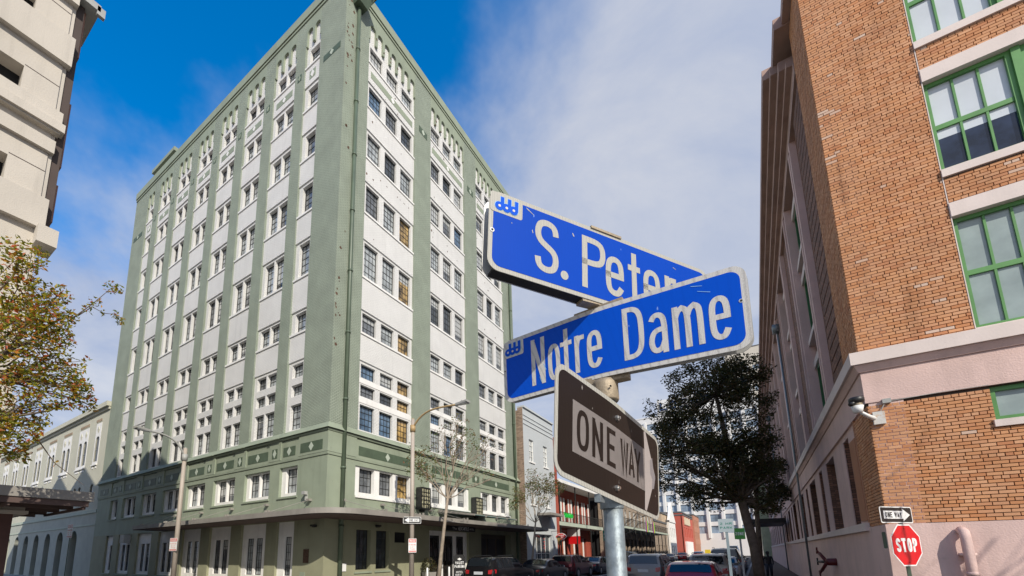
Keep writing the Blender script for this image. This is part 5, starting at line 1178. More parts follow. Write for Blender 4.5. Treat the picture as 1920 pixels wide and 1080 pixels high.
# upper street sign
Dv = Vector((0.56537687, 0.82282226, -0.05755444)); Vv = Vector((0.03259398, 0.0474357, 0.99834237)); Nv = Vector((0.82418846, -0.56631562, 0.0))
O_ = Vector((-0.32351623, 1.29367369, 2.46551))
fu = lambda s, t, n: O_ + Dv * s + Vv * t + Nv * n
SPs = thing('street_name_sign', tuple(O_), 'blue street sign reading S. Peters, upper of the two name signs on the post', 'street sign')
b = MB(); plate(b, -.404, .470, .003, .262, .036, fu, -.0025, 0, ST); obj('front_plate', b, m_sheet_white2, SPs)
b = MB(); plate(b, -.404, .470, .003, .262, .036, fu, -.040, -.037, ST); obj('back_plate', b, m_alu, SPs)
b = MB(); b.hexa([fu(s, t, n) for n in (-.037, -.0025) for s, t in ((-.385, .004), (.45, .004), (.45, .010), (-.385, .010))]); obj('spacer', b, m_slot, SPs)
b = MB(); plate(b, -.390, .456, .017, .248, .028, fu, None, .0007, ST); obj('blue_field', b, m_sheet_blue2, SPs)
b = MB(); plate(b, -.400, -.295, .192, .258, .008, fu, None, .0011, ST); obj('emblem_panel', b, m_sheet_white2, SPs)
emblem(SPs, fu, -.388, -.303, .200, .247, .0014)
b = MB()
for ch, a, c, t0, t1 in (('S', -.251, -.167, .044, .226), ('.', -.160, -.132, .042, .072), ('P', -.081, .010, .040, .222), ('e', .010, .083, .041, .184), ('t', .101, .152, .041, .222), ('e', .165, .238, .041, .184), ('r', .260, .312, .041, .184), ('s', .328, .392, .041, .184)):
    glyph(b, ch, a, c, t0, t1, .0205, fu, .0013)
obj('lettering', b, m_sheet_white2, SPs)
b = MB(); b.hexa([fu(s, t, n) for n in (-.045, .004) for s, t in ((-.046, .2585), (.075, .2585), (.075, .2665), (-.046, .2665))]); obj('top_clamp', b, m_cast, SPs)
b = MB(); q = fu(.012, .2665, -.015); b.tube([q, q + Vector((0, 0, .006))], .008, 10); obj('clamp_bolt', b, m_rust, SPs)
for s, t in ((-.392, .128),):
    b = MB(); k = [(s + .0068 * math.cos(i * math.pi / 8), t + .0068 * math.sin(i * math.pi / 8)) for i in range(16)]; b.prism(k, fu, 0, .0016); o = obj('rivet', b, m_sign_white, SPs)
    b = MB(); k = [(s + .0036 * math.cos(i * math.pi / 8), t + .0036 * math.sin(i * math.pi / 8)) for i in range(16)]; b.prism(k, fu, 0.0016, .0022); obj('rivet_hole', b, m_slot, o)
b = MB()
for pts in (((-.283, .243), (-.272, .238), (-.268, .232), (-.280, .238)), ((-.270, .236), (-.258, .228), (-.256, .225), (-.268, .232)), ((-.118, .213), (-.113, .203), (-.109, .204), (-.115, .215)), ((-.262, .172), (-.259, .163), (-.257, .165), (-.260, .175)), ((-.332, .205 - .03), (-.328, .172), (-.33, .17)), ((.30, .225), (.315, .221), (.316, .222), (.302, .227))): b.poly([fu(x, y, .0014) for x, y in pts])
obj('scratch', b, m_sheet_white2, SPs)
# faded one way sign bolted to the post
k_ = .965
def toward(p): c_ = Vector((0, 0, 1.7)); return c_ + (Vector(p) - c_) * k_
OT = [toward(p) for p in ((-.391, 1.036, 2.203), (-.317, 1.296, 2.152), (-.266, 1.719, 2.111))]
OB = [toward(p) for p in ((-.408, 1.028, 1.899), (-.331, 1.284, 1.846), (-.283, 1.711, 1.807))]
L0 = (OT[1] - OT[0]).length; L1 = (OT[2] - OT[1]).length; hO = (OT[0] - OB[0]).length
fo = warp(OT, OB, L0, L1, hO)
SO = [-.26 + .02 * i for i in range(34)]
OW = thing('one_way_sign', tuple(OB[1]), 'large faded brown one way sign bolted below the blue street signs', 'traffic sign')
b = MB(); plate(b, -L0, L1, 0, hO, .038, fo, -.003, 0, SO); obj('plate', b, m_sheet_white2, OW)
b = MB(); plate(b, -L0 + .012, L1 - .012, .013, hO - .013, .028, fo, None, .0006, SO); obj('brown_field', b, m_sheet_brown, OW)
ah = hO / 2; x0 = -L0 + .072; x1 = .262; tip = L1 - .045
b = MB()
n_ = 24
for i in range(n_):
    a, c = x0 + (x1 - x0) * i / n_, x0 + (x1 - x0) * (i + 1) / n_; b.quad(fo(a, ah - .070, .0010), fo(c, ah - .070, .0010), fo(c, ah + .070, .0010), fo(a, ah + .070, .0010))
obj('arrow_shaft', b, m_sheet_cream, OW)
hd = [(x1 + .0, ah - .07), (x1 - .004, ah - .13), (x1 + .012, ah - .134), (tip, ah), (x1 + .012, ah + .134), (x1 - .004, ah + .13), (x1 + .0, ah + .07)]
b.poly([fo(x, y, .0011) for x, y in hd]); obj('arrow_head', b, m_sheet_peel, OW)
b = MB(); b.poly([fo(x, y, .0014) for x, y in ((.315, ah + .045), (.338, ah + .06), (.35, ah + .02), (.368, ah - .005), (.352, ah - .045), (.332, ah - .05), (.338, ah - .015), (.318, ah - .0))]); obj('peeled_patch', b, m_sheet_grey, OW)
b = MB()
for ch, a, c in (('O', -L0 + .090, -L0 + .145), ('N', -L0 + .160, -L0 + .212), ('E', -L0 + .232, -L0 + .282), ('W', .052, .116), ('A', .116, .168), ('Y', .166, .224)):
    glyph(b, ch, a, c, ah - .055, ah + .055, .0145, fo, .0015)
obj('lettering', b, m_sheet_brown, OW)
for s, t in ((.025, hO - .048), (.02, .038)):
    q0, q1, q2 = fo(s, t, 0), fo(s, t, .008), fo(s, t, .013); b = MB(); b.tube([q0, q1], .0085, 6); b.tube([q1, q2], .0045, 8); obj('bolt', b, m_bolt, OW)
b = MB(); b.tube([(PX, PY, 1.825), (PX, PY, 1.86)], .0335, 24); obj('clamp_band', b, m_galv, OW); b = MB(); q = fo(-.05, -.006, -.008); b.box(q.x - .012, q.x + .004, q.y - .02, q.y + .02, q.z - .012, q.z + .01); obj('clamp', b, m_galv, OW)

# ------------------------------------------------------------------ small traffic signs
def oneway(name, label, O, U, flip, m_field, group=None, wd=.82, hh=.30):
    U = Vector(U).normalized(); N = Vector((U.y, -U.x, 0)); O = Vector(O)
    f = lambda s, t, n: O + U * s + Vector((0, 0, t)) + N * n
    T_ = thing(name, tuple(O), label, 'traffic sign', group)
    b = MB(); plate(b, -wd / 2, wd / 2, 0, hh, .035, f, -.004, 0); obj('plate', b, m_sign_white, T_)
    b = MB(); plate(b, -wd / 2 + .018, wd / 2 - .018, .018, hh - .018, .025, f, None, .002); obj('black_field', b, m_field, T_)
    g = (lambda s: -s) if flip else (lambda s: s); c = hh / 2
    P = [(-wd * .40, c - .072), (wd * .20, c - .072), (wd * .19, c - .118), (wd * .42, c), (wd * .19, c + .118), (wd * .20, c + .072), (-wd * .40, c + .072)]
    P = [(g(x), y) for x, y in P]; P = P[::-1] if flip else P
    b = MB(); b.poly([f(x, y, .004) for x, y in P]); obj('arrow', b, m_sign_white, T_)
    b = MB(); xs = (-wd * .35, wd * .16) if not flip else (-wd * .16, wd * .35)
    text(b, 'ONE WAY', xs[0], xs[1], c - .05, c + .05, f, .006, wr=.17, gap=.28); obj('lettering', b, m_sign_black, T_)
    return T_
SU = (0.663, 0.749, 0); sp = Vector((2.2756, 11.1073, 0)) - Vector((.749, -.663, 0)) * .0
q_ = Vector((2.2756, 11.1073, 0)); NN = Vector((.749, -.663, 0))
STP = thing('stop_sign', (q_.x, q_.y, 0), 'red octagonal stop sign on a thin green post at the brick corner', 'traffic sign')
b = MB(); pb = q_ - NN * .035; b.box(pb.x - .025, pb.x + .025, pb.y - .025, pb.y + .025, 0, 2.45); obj('post', b, m_pipe, STP)
fS = lambda s, t, n: q_ + Vector(SU) * s + Vector((0, 0, 1.756 + t)) + NN * n
def octo(r_): return [(r_ * math.cos(R(22.5 + 45 * i)) / math.cos(R(22.5)), r_ * math.sin(R(22.5 + 45 * i)) / math.cos(R(22.5))) for i in range(8)]
b = MB(); b.prism(octo(.375), fS, -.003, 0); obj('plate', b, m_sign_white, STP)
b = MB(); b.prism(octo(.352), fS, 0.0003, .002); obj('red_field', b, m_sign_red, STP)
b = MB(); text(b, 'STOP', -.27, .27, -.125, .125, fS, .004, wr=.20, gap=.22); obj('lettering', b, m_sign_white, STP)
for t in (.3, -.3): b = MB(); b.tube([fS(0, t, 0), fS(0, t, .008)], .014, 8); obj('bolt', b, m_sign_red, STP)
oneway('one_way_sign', 'black and white one way sign mounted above the stop sign', q_ + Vector((0, 0, 2.155)) - Vector(SU) * .13, SU, False, m_sign_black)
# cross blade seen edge on behind the stop sign
b = MB(); f2 = lambda s, t, n: pb + NN * (s - .05) + Vector((0, 0, 1.70 + t)) + Vector(SU) * (n - .34); plate(b, -.06, .0, 0, .3, .02, f2, -.003, 0)
obj('rear_plate', b, m_pipe, STP)
# street lamps
def lamp(label, x, y, h, arm, mp_, ma, head_n):
    T_ = thing('street_lamp', (x, y, 0), label, 'street lamp', 'cobra head street lamps')
    b = MB(); b.tube([(x, y, 0), (x, y, .45)], [.17, .15], 14); b.tube([(x, y, .45), (x, y, h)], [.115, .085], 14); obj('pole', b, mp_, T_, True)
    A_ = Vector(arm); p0 = Vector((x, y, h - .45)); p3 = Vector((x, y, h)) + A_
    pts = []
    for i in range(13):
        t = i / 12; k1 = p0 + Vector((A_.x * .25, A_.y * .25, 1.0)) ; k2 = p3 - Vector((A_.x * .35, A_.y * .35, 0.02)); pts.append(p0 * (1 - t) ** 3 + k1 * 3 * t * (1 - t) ** 2 + k2 * 3 * t * t * (1 - t) + p3 * t ** 3)
    b = MB(); b.tube(pts, .045, 8); b.tube([(x, y, h - .62), (x, y, h - .3)], .13, 12); b.tube([(x, y, h), (x, y, h + .05)], [.09, .02], 10); obj('arm', b, ma, T_, True)
    d_ = Vector((A_.x, A_.y, 0)).normalized(); s_ = Vector((-d_.y, d_.x, 0))
    b = MB(); F8 = []
    for l, wv, z0, z1 in ((-.1, .07, -.05, .05), (.55, .16, -.02, .07)): F8 += [p3 + d_ * l + s_ * -wv + Vector((0, 0, z0)), p3 + d_ * l + s_ * wv + Vector((0, 0, z0)), p3 + d_ * l + s_ * wv + Vector((0, 0, z1)), p3 + d_ * l + s_ * -wv + Vector((0, 0, z1))]
    b.hexa(F8); b.tube([p3 + d_ * .2 + Vector((0, 0, .06)), p3 + d_ * .2 + Vector((0, 0, .14))], .035, 8); hd_ = obj('lamp_head', b, m_pole_grey, T_)
    b = MB(); b.hexa([p3 + d_ * l + s_ * ws + Vector((0, 0, z)) for z in (-.06, -.045) for l, ws in ((.05, -.08), (.5, -.13), (.5, .13), (.05, .08))]); obj('lens', b, m_lens, hd_)
    return T_
lamp('street lamp on a tan pole with bronze arm before the hotel front', -12.98, 15.25, 8.0, (2.6, 0.0, .22), m_pole_tan, m_arm, 0)
lamp('slender grey street lamp before the side of the hotel', -22.75, 9.72, 6.9, (0.3, -1.75, .45), m_pole_tan, m_pole_grey, 0)
oneway('one_way_sign', 'small one way sign with left pointing arrow on the tan street lamp', (-12.86, 15.12, 3.05), (.64, .768, 0), True, m_sign_black)
def parking(name, label, O, U, group=None, wd=.32, hh=.46, pole=None):
    U = Vector(U).normalized(); N = Vector((U.y, -U.x, 0)); O = Vector(O); f = lambda s, t, n: O + U * s + Vector((0, 0, t)) + N * n
    T_ = thing(name, tuple(O), label, 'parking sign', group)
    b = MB(); plate(b, -wd / 2, wd / 2, 0, hh, .02, f, -.004, 0); obj('plate', b, m_sign_white, T_)
    b = MB(); plate(b, -wd * .46, wd * .46, hh * .72, hh * .97, .01, f, None, .002); plate(b, -wd * .46, wd * .46, hh * .03, hh * .14, .006, f, None, .002); obj('red_band', b, m_sign_pink, T_)
    b = MB(); text(b, 'NO', -wd * .3, wd * .3, hh * .77, hh * .92, f, .003); obj('band_lettering', b, m_sign_white, T_)
    b = MB(); text(b, 'PARKING', -wd * .42, wd * .42, hh * .5, hh * .62, f, .003); text(b, 'ANY', -wd * .3, wd * .3, hh * .34, hh * .45, f, .003); text(b, 'TIME', -wd * .3, wd * .3, hh * .19, hh * .3, f, .003); obj('lettering', b, m_sign_pink, T_)
    if pole:
        x, y, h = pole; b = MB(); b.box(x - .025, x + .025, y - .02, y + .02, 0, h); obj('post', b, m_pipe, T_)
    return T_
parking('parking_sign', 'faded red and white parking sign strapped to the tan street lamp', (-12.83, 15.12, 1.75), (.64, .768, 0), 'parking signs', .36, .62)
parking('parking_sign', 'faded red and white parking sign on the slender grey street lamp', (-22.72, 9.58, 1.95), (.9, .2, 0), 'parking signs', .5, .6)
for i, (dx, lb) in enumerate(((-.24, 'pink and white parking sign left of its twin on the post by the cream building'), (.24, 'pink and white parking sign right of its twin on the post by the cream building'))):
    parking('parking_sign', lb, (-38.2 + dx, 9.75, 3.0), (1, 0.05, 0), 'parking signs', .44, .9, (-38.2, 9.78, 3.9) if i == 0 else None)
def postsign(name, label, x, y, h, U, wd, hh, m_, word, m_txt=None, cat='sign', pm=None, rows=2):
    U = Vector(U).normalized(); N = Vector((U.y, -U.x, 0)); O = Vector((x, y, 0)) + N * .035
    T_ = thing(name, (x, y, 0), label, cat); f = lambda s, t, n: O + U * s + Vector((0, 0, h + t)) + N * n
    b = MB(); b.box(x - .028, x + .028, y - .028, y + .028, 0, h + hh); obj('post', b, pm or m_pole_grey, T_)
    b = MB(); plate(b, -wd / 2, wd / 2, 0, hh, .02, f, -.004, 0); obj('plate', b, m_, T_)
    b = MB(); k = len(word)
    for i, wd_ in enumerate(word): text(b, wd_, -wd * .4, wd * .4, hh * (.86 - .8 * (i + 1) / (k + .6)), hh * (.86 - .8 * (i + .45) / (k + .6)), f, .003)
    obj('lettering', b, m_txt or m_sign_white, T_); return T_
m_pgrey = mat('faded grey sign', (0.34, 0.40, 0.42), .5, var=.06); m_galv2 = mat('painted blue grey post', (0.24, 0.30, 0.32), .5, var=.1)
postsign('parking_notice', 'pale grey notice on a blue grey post beside the parked red hatchback', -.55, 12.0, 2.12, (1, .1, 0), .31, .31, m_pgrey, ['2 HR', 'PARK'], m_sign_green, pm=m_galv2)
postsign('loading_notice', 'bright green notice on a post in front of the big street tree', -.42, 17.0, 2.05, (1, .1, 0), .30, .36, mat('bright green sign', (0.06, 0.36, 0.04), .4), ['ZONE'])
U_ = thing('lamp_post', (-12.6, 44.5, 0), 'grey lamp post with a green sign in front of the red balcony house', 'lamp post')
b = MB(); b.tube([(-12.6, 44.5, 0), (-12.6, 44.5, 7.9)], [.11, .08], 10); obj('pole', b, m_pole_tan, U_, True)
postsign('green_sign', 'green and white arrow sign on the grey lamp post by the red balcony', -12.35, 44.2, 2.75, (.9, .42, 0), .62, 1.0, m_sign_green, ['PARK', 'HERE'])
# valet board
V_ = thing('valet_board', (-13.4, 18.6, 0), 'black upright valet parking board with white lettering on the pavement', 'sign board')
b = MB(); vf = lambda s, t, n: Vector((-13.3, 19.55, 0)) + Vector((.55, .835, 0)) * s + Vector((.835, -.55, 0)) * n + Vector((0, 0, t))
plate(b, -.33, .33, .25, 1.62, .15, vf, -.03, 0); obj('board', b, m_sign_black, V_)
b = MB(); plate(b, -.2, .2, 0.0, .25, .02, vf, -.05, .02); obj('base', b, m_sign_white, V_)
b = MB(); text(b, 'VALET', -.24, .24, 1.12, 1.27, vf, .004, wr=.2); text(b, 'PARKING', -.29, .29, .93, 1.07, vf, .004, wr=.2); text(b, 'HOTEL', -.2, .2, .66, .76, vf, .004); text(b, 'GUESTS', -.24, .24, .52, .62, vf, .004); text(b, 'ONLY', -.18, .18, .38, .47, vf, .004); b.poly([vf(x, t, .004) for x, t in ((-.13, 1.38), (0, 1.32), (.13, 1.38), (0, 1.46))]); obj('lettering', b, m_sign_white, V_)
for i, (x, y) in enumerate(((-13.15, 16.6), (-12.95, 18.1))):
    B__ = thing('bollard', (x, y, 0), ('white post bollard' + (' nearest the tan street lamp' if i == 0 else ' beside the dark wagon')), 'bollard', 'white posts at the kerb'); b = MB(); b.tube([(x, y, 0), (x, y, 1.0), (x, y, 1.04)], [.05, .05, .02], 10); obj('post', b, m_sign_white, B__, True)
for i, y in enumerate((19.1, 24.4)):
    P_ = thing('planter', (-15.0, y, 0), ('clipped bush in a tall planter left of the hotel doors' if i == 0 else 'clipped bush in a tall planter right of the hotel doors'), 'planter', 'planters at the hotel doors')
    b = MB(); b.hexa([(-15.2, y - .2, 0), (-14.8, y - .2, 0), (-14.8, y + .2, 0), (-15.2, y + .2, 0), (-15.28, y - .28, .7), (-14.72, y - .28, .7), (-14.72, y + .28, .7), (-15.28, y + .28, .7)]); obj('tub', b, m_conc, P_)
    PLANTS = globals().setdefault('PLANTS', []); PLANTS.append((P_, -15.0, y))
# ------------------------------------------------------------------ trees
m_bark = mat('grey brown bark', (0.13, 0.10, 0.075), .9, var=.3, vs=6, bs=.6, bscale=25)
m_bark_pale = mat('pale crape bark', (0.30, 0.245, 0.185), .8, var=.25, vs=5, bs=.3, bscale=20)
m_leaf_dark = islandmat('dark evergreen leaves', [(0.018, 0.024, 0.007), (0.045, 0.055, 0.013), (0.085, 0.09, 0.022), (0.10, 0.06, 0.02), (0.035, 0.042, 0.012)], .5, transl=.35)
m_leaf_aut = islandmat('yellow green and red leaves', [(0.07, 0.12, 0.012), (0.26, 0.28, 0.02), (0.60, 0.46, 0.03), (0.15, 0.20, 0.02), (0.50, 0.09, 0.03), (0.56, 0.30, 0.03), (0.12, 0.17, 0.02), (0.34, 0.30, 0.025)], .6, transl=.45)
m_leaf_thin = islandmat('sparse olive leaves', [(0.08, 0.12, 0.025), (0.16, 0.18, 0.04), (0.24, 0.09, 0.045), (0.11, 0.15, 0.03), (0.09, 0.13, 0.03)], .6, transl=.3)
def leaves(mb, c_, r_, n, size, q, flat=1.0, droop=0.0):
    for _ in range(n):
        while True:
            p = Vector((q.uniform(-1, 1), q.uniform(-1, 1), q.uniform(-1, 1)))
            if p.length < 1: break
        p = Vector(c_) + Vector((p.x * r_, p.y * r_, p.z * r_ * flat)); s = size * q.uniform(.6, 1.35)
        a = Vector((q.gauss(0, 1), q.gauss(0, 1), q.gauss(0, .7) - droop)).normalized(); t = a.cross(Vector((q.gauss(0, 1), q.gauss(0, 1), q.gauss(0, 1)))).normalized()
        nn = a.cross(t) * s * .12
        i = len(mb.v); mb.v += [tuple(p - a * s * .5), tuple(p + t * s * .22 + nn), tuple(p + a * s * .5), tuple(p - t * s * .22 + nn)]; mb.f.append((i, i + 1, i + 2, i + 3))
def limb(mb, p, q_, r0, r1, q, n=7, wig=.08, seg=5):
    p, q_ = Vector(p), Vector(q_); L_ = (q_ - p).length; pts = [p]
    for i in range(1, seg): t = i / seg; pts.append(p.lerp(q_, t) + Vector((q.uniform(-1, 1), q.uniform(-1, 1), q.uniform(-.5, 1))) * L_ * wig * math.sin(math.pi * t))
    pts.append(q_); mb.tube(pts, [r0 + (r1 - r0) * i / seg for i in range(seg + 1)], n, False); return pts
def tree(name, label, cat, trunk, tr, clumps, leafm, barkm, size, group=None, seed=1, twigs=3, flat=.8, twr=.5, tipr=.012):
    """trunk: points; clumps: (centre, radius, leaves, trunk index it springs from)"""
    q = random.Random(seed); T_ = thing(name, trunk[0], label, cat, group)
    b = MB(); n = len(trunk); b.tube(trunk, tr, 10); b.tube([Vector(trunk[0]) - Vector((0, 0, .05)), Vector(trunk[0]) + Vector((0, 0, .3))], [tr[0] * 1.5, tr[0]], 10); obj('trunk', b, barkm, T_, True)
    lb, fb = MB(), MB()
    for c_, r_, nl, k in clumps:
        st = Vector(trunk[k]); pts = limb(lb, st, c_, tr[k] * twr, tipr * 1.5, q)
        for _ in range(twigs):
            e = Vector(c_) + Vector((q.uniform(-1, 1), q.uniform(-1, 1), q.uniform(-.4, 1))) * r_ * 1.0; pt = limb(lb, pts[q.choice((2, 3, 4))], e, tr[k] * twr * .35 + .004, tipr * .5, q, 5, .12, 4)
            if nl: leaves(fb, e, r_ * .38, max(2, nl // 8), size, q, 1)
        if nl: leaves(fb, c_, r_, nl, size, q, flat)
    obj('branch', lb, barkm, T_, True)
    if fb.v: obj('foliage', fb, leafm, T_)
    return T_
q = random.Random(21)
# big dark street tree by the warehouse
cl = []
env = [((-1.0, 20.0, 6.9), 2.1), ((-2.1, 19.9, 5.7), 1.25), ((.1, 20.1, 6.0), 1.15), ((-.7, 20.0, 8.7), 1.45), ((-1.4, 19.9, 4.9), 1.5), ((.1, 20.2, 8.3), 1.0), ((.2, 20.5, 4.5), 1.0), ((-2.4, 20, 7.7), .9)]
for (c_, rr) in env:
    for k in range(int(10 * rr ** 1.6)):
        while True:
            p = Vector((q.uniform(-1, 1), q.uniform(-1, 1), q.uniform(-1, 1)))
            if .35 < p.length < 1: break
        c2 = Vector(c_) + p * rr; cl.append((tuple(c2), q.uniform(.36, .66), q.randint(150, 260), 2 if c2.z < 5.4 else 3 if c2.z < 6.8 else 4))
for (x, z) in ((-3.1, 7.9), (-3.0, 7.0), (-2.9, 6.0), (-2.9, 4.35), (-2.4, 3.95), (-1.6, 3.75), (-2.3, 9.0), (-1.6, 9.6), (-.8, 9.9), (.55, 9.0), (.95, 7.4), (.85, 6.2), (.85, 5.0), (.5, 3.6), (-3.3, 4.9)):
    cl.append(((x, 20 + q.uniform(-.8, .8), z), q.uniform(.34, .55), 190, 4 if z > 6.5 else 2))
for (x, z) in ((-1.9, 3.6), (-1.2, 3.5), (-.6, 3.7), (.1, 3.3), (.45, 3.9), (.75, 4.5), (.6, 3.2), (-2.7, 4.9), (-2.2, 4.2), (.9, 5.7)):
    cl.append(((x, 20 + q.uniform(-.7, .9), z), q.uniform(.34, .5), 150, 2))
tree('street_tree', 'tall dark evergreen street tree beside the brick warehouse', 'tree', [(.02, 20.1, 0), (-.06, 20, 1.8), (-.3, 20, 3.6), (-.55, 20, 5.6), (-.75, 20, 8.0)], [.20, .17, .145, .11, .06], cl, m_leaf_dark, m_bark, .12, seed=4, twigs=2, twr=.4)
# second dark tree just behind it
cl = []
for k in range(34):
    while True:
        p = Vector((q.uniform(-1, 1), q.uniform(-1, 1), q.uniform(-1, 1)))
        if p.length < 1: break
    cl.append(((.55 + p.x * 1.6, 34 + p.y * 1.6, 6.3 + p.z * 2.4), q.uniform(.5, .8), 110, 1 if p.z < 0 else 2))
tree('street_tree', 'second dark evergreen street tree farther along behind the big one', 'tree', [(.1, 34, 0), (.25, 34, 4.2), (.5, 34, 7)], [.18, .14, .08], cl, m_leaf_dark, m_bark, .2, seed=9, twigs=2)
# autumn tree on the left
cl = []
# (y, z, radius, leaves) spread along the pavement line x about -11.8
for (y, z, r_, n) in ((1.78, 7.0, .55, 380), (1.62, 7.55, .40, 210), (2.05, 6.55, .5, 330), (1.45, 6.2, .75, 520), (1.95, 5.95, .5, 330), (2.28, 6.25, .36, 170), (2.5, 6.05, .26, 80), (2.25, 7.1, .28, 80), (2.45, 6.75, .24, 60),
                      (1.6, 5.2, .65, 420), (2.1, 5.25, .42, 240), (2.45, 5.3, .34, 150), (2.75, 5.2, .28, 110), (2.95, 5.0, .24, 90), (2.6, 4.8, .22, 60), (2.2, 4.75, .3, 110), (1.75, 4.55, .5, 330), (1.95, 4.1, .4, 240), (1.55, 3.85, .42, 260), (2.1, 3.75, .25, 110), (2.3, 4.35, .18, 40), (2.35, 5.75, .3, 60), (2.6, 5.6, .25, 45), (2.85, 5.65, .16, 25), (3.02, 5.4, .14, 18)):
    cl.append(((-11.75 + q.uniform(-.55, .35), y, z), r_, int(n * 1.15), 2 if z < 5 else 3))
T_ = tree('autumn_tree', 'small tree with yellow green and reddish leaves on the left pavement', 'tree', [(-11.95, .75, 0), (-11.9, .85, 2.2), (-11.85, 1.0, 3.6), (-11.8, 1.25, 5.0), (-11.8, 1.5, 6.4)], [.14, .12, .10, .07, .035], cl, m_leaf_aut, m_bark, .098, seed=6, twigs=3, twr=.32, tipr=.008)
lb, fb = MB(), MB(); qq = random.Random(5)
main = [Vector((-11.8, 1.75, 5.75)), Vector((-11.76, 2.15, 6.15)), Vector((-11.7, 2.55, 6.75)), Vector((-11.62, 2.85, 7.25)), Vector((-11.58, 3.1, 7.72))]
lb.tube([(-11.8, 1.3, 5.2)] + main, [.03, .026, .02, .015, .01, .005], 6, False)
sub = [main[2], Vector((-11.62, 2.85, 6.98)), Vector((-11.58, 3.05, 6.9)), Vector((-11.54, 3.25, 6.98)), Vector((-11.5, 3.36, 6.88))]; sub = [main[2] + Vector((0, .08, .1)), Vector((-11.6, 2.82, 7.12)), Vector((-11.56, 3.02, 7.05)), Vector((-11.52, 3.2, 7.1)), Vector((-11.5, 3.32, 6.98))]
lb.tube(sub, [.012, .01, .008, .006, .004], 5, False)
low = [Vector((-11.8, 1.6, 4.45)), Vector((-11.75, 2.2, 4.2)), Vector((-11.7, 2.6, 3.6)), Vector((-11.66, 3.1, 3.2))]; lb.tube(low, [.02, .013, .009, .004], 5, False)
for p, r_, n in ((main[4], .16, 50), (main[4] + Vector((0, .12, .02)), .12, 36), (main[3], .14, 34), (main[3] + Vector((0, -.08, -.2)), .12, 22), (sub[4], .10, 38), (sub[3], .09, 24), (sub[2], .08, 10), (main[2], .12, 12), (low[1], .12, 12), (low[2], .1, 6)): leaves(fb, p, r_, n, .075, qq)
obj('overhanging_branch', lb, m_bark, T_, True); obj('overhanging_foliage', fb, m_leaf_aut, T_)
# slim half bare trees before the hotel
def slim(label, base, s, seed, lean=(0, 0), nl=22, heads=None, group='slim pavement trees'):
    x, y = base; q = random.Random(seed)
    tr = [(x, y, 0), (x + .1 * s, y + .12 * s, 1.6 * s), (x + .25 * s + lean[0] * .5, y + .2 * s + lean[1] * .5, 3.0 * s), (x + .38 * s + lean[0], y + .3 * s + lean[1], 4.3 * s)]
    cl = []
    for (dx, dy, dz, r_, n) in heads: cl.append(((x + dx * s, y + dy * s, dz * s), r_ * s, int(n * 3), 3 if dz > 4.9 else 2))
    return tree('pavement_tree', label, 'tree', tr, [.105 * s, .09 * s, .08 * s, .06 * s], cl, m_leaf_thin, m_bark_pale, .12, group, seed, 7, .8, .5, .009)
hd1 = [(-.75, -.7, 5.9, .75, 70), (-.35, -.4, 5.5, .6, 46), (.95, .8, 7.3, .7, 34), (.6, .4, 6.6, .7, 30), (1.5, 1.1, 6.9, .7, 16), (1.9, 1.3, 6.0, .8, 10), (-.2, -.1, 6.6, .6, 14), (1.2, .7, 5.5, .8, 4), (.2, .3, 7.6, .6, 10), (2.0, 1.5, 7.0, .5, 12), (.9, .5, 8.1, .5, 14), (2.2, 1.4, 5.2, .7, 2)]
slim('half bare slim tree with a pale trunk in front of the hotel entrance', (-12.55, 16.62), 1.0, 31, heads=hd1)
hd2 = [(.4, .2, 7.0, .8, 130), (-.5, -.4, 6.4, .7, 80), (1.3, .8, 7.2, .8, 120), (1.9, 1.1, 6.9, .7, 70), (-1.1, -.6, 5.7, .5, 40), (1.0, .5, 5.9, .6, 40), (.3, .2, 8.1, .5, 30), (1.6, 1.0, 8.1, .4, 20)]
slim('half bare slim tree in front of the pale grey brick building', (-12.75, 27.3), .86, 47, heads=hd2)
hd3 = [(1.2, .4, 6.6, .8, 0), (2.2, .5, 5.8, .9, 0), (3.6, .6, 6.8, 1.0, 0), (5.2, .8, 7.9, 1.0, 0), (2.8, .4, 4.9, .7, 0), (.4, .1, 7.4, .7, 0), (-.6, 0, 7.6, .6, 0), (4.2, .5, 5.6, .7, 0)]
slim('bare leafless tree with spreading branches in front of the iron gallery', (-12.4, 48.6), 1.0, 53, heads=hd3)
# bare tree on the near pavement whose shadow falls on the warehouse wall
q = random.Random(77); cl = [((9.2 + q.uniform(-2.0, 2.0), 5.6 + q.uniform(-1.6, 1.6), q.uniform(4.8, 8.6)), .8, 0, q.choice((2, 3))) for k in range(16)]
tree('bare_tree', 'bare winter tree on the right out of sight beyond the warehouse windows', 'tree', [(9.2, 5.6, 0), (9.25, 5.6, 2.5), (9.1, 5.7, 3.9), (9.2, 5.6, 5.2)], [.17, .14, .12, .09], cl, m_leaf_thin, m_bark, .1, seed=8, twigs=5, twr=.4)
for i, (P_, x, y) in enumerate(PLANTS):
    b = MB(); qq = random.Random(60 + i); leaves(b, (x, y, 1.05), .42, 420, .10, qq, 1.1); obj('bush', b, m_leaf_dark, P_)

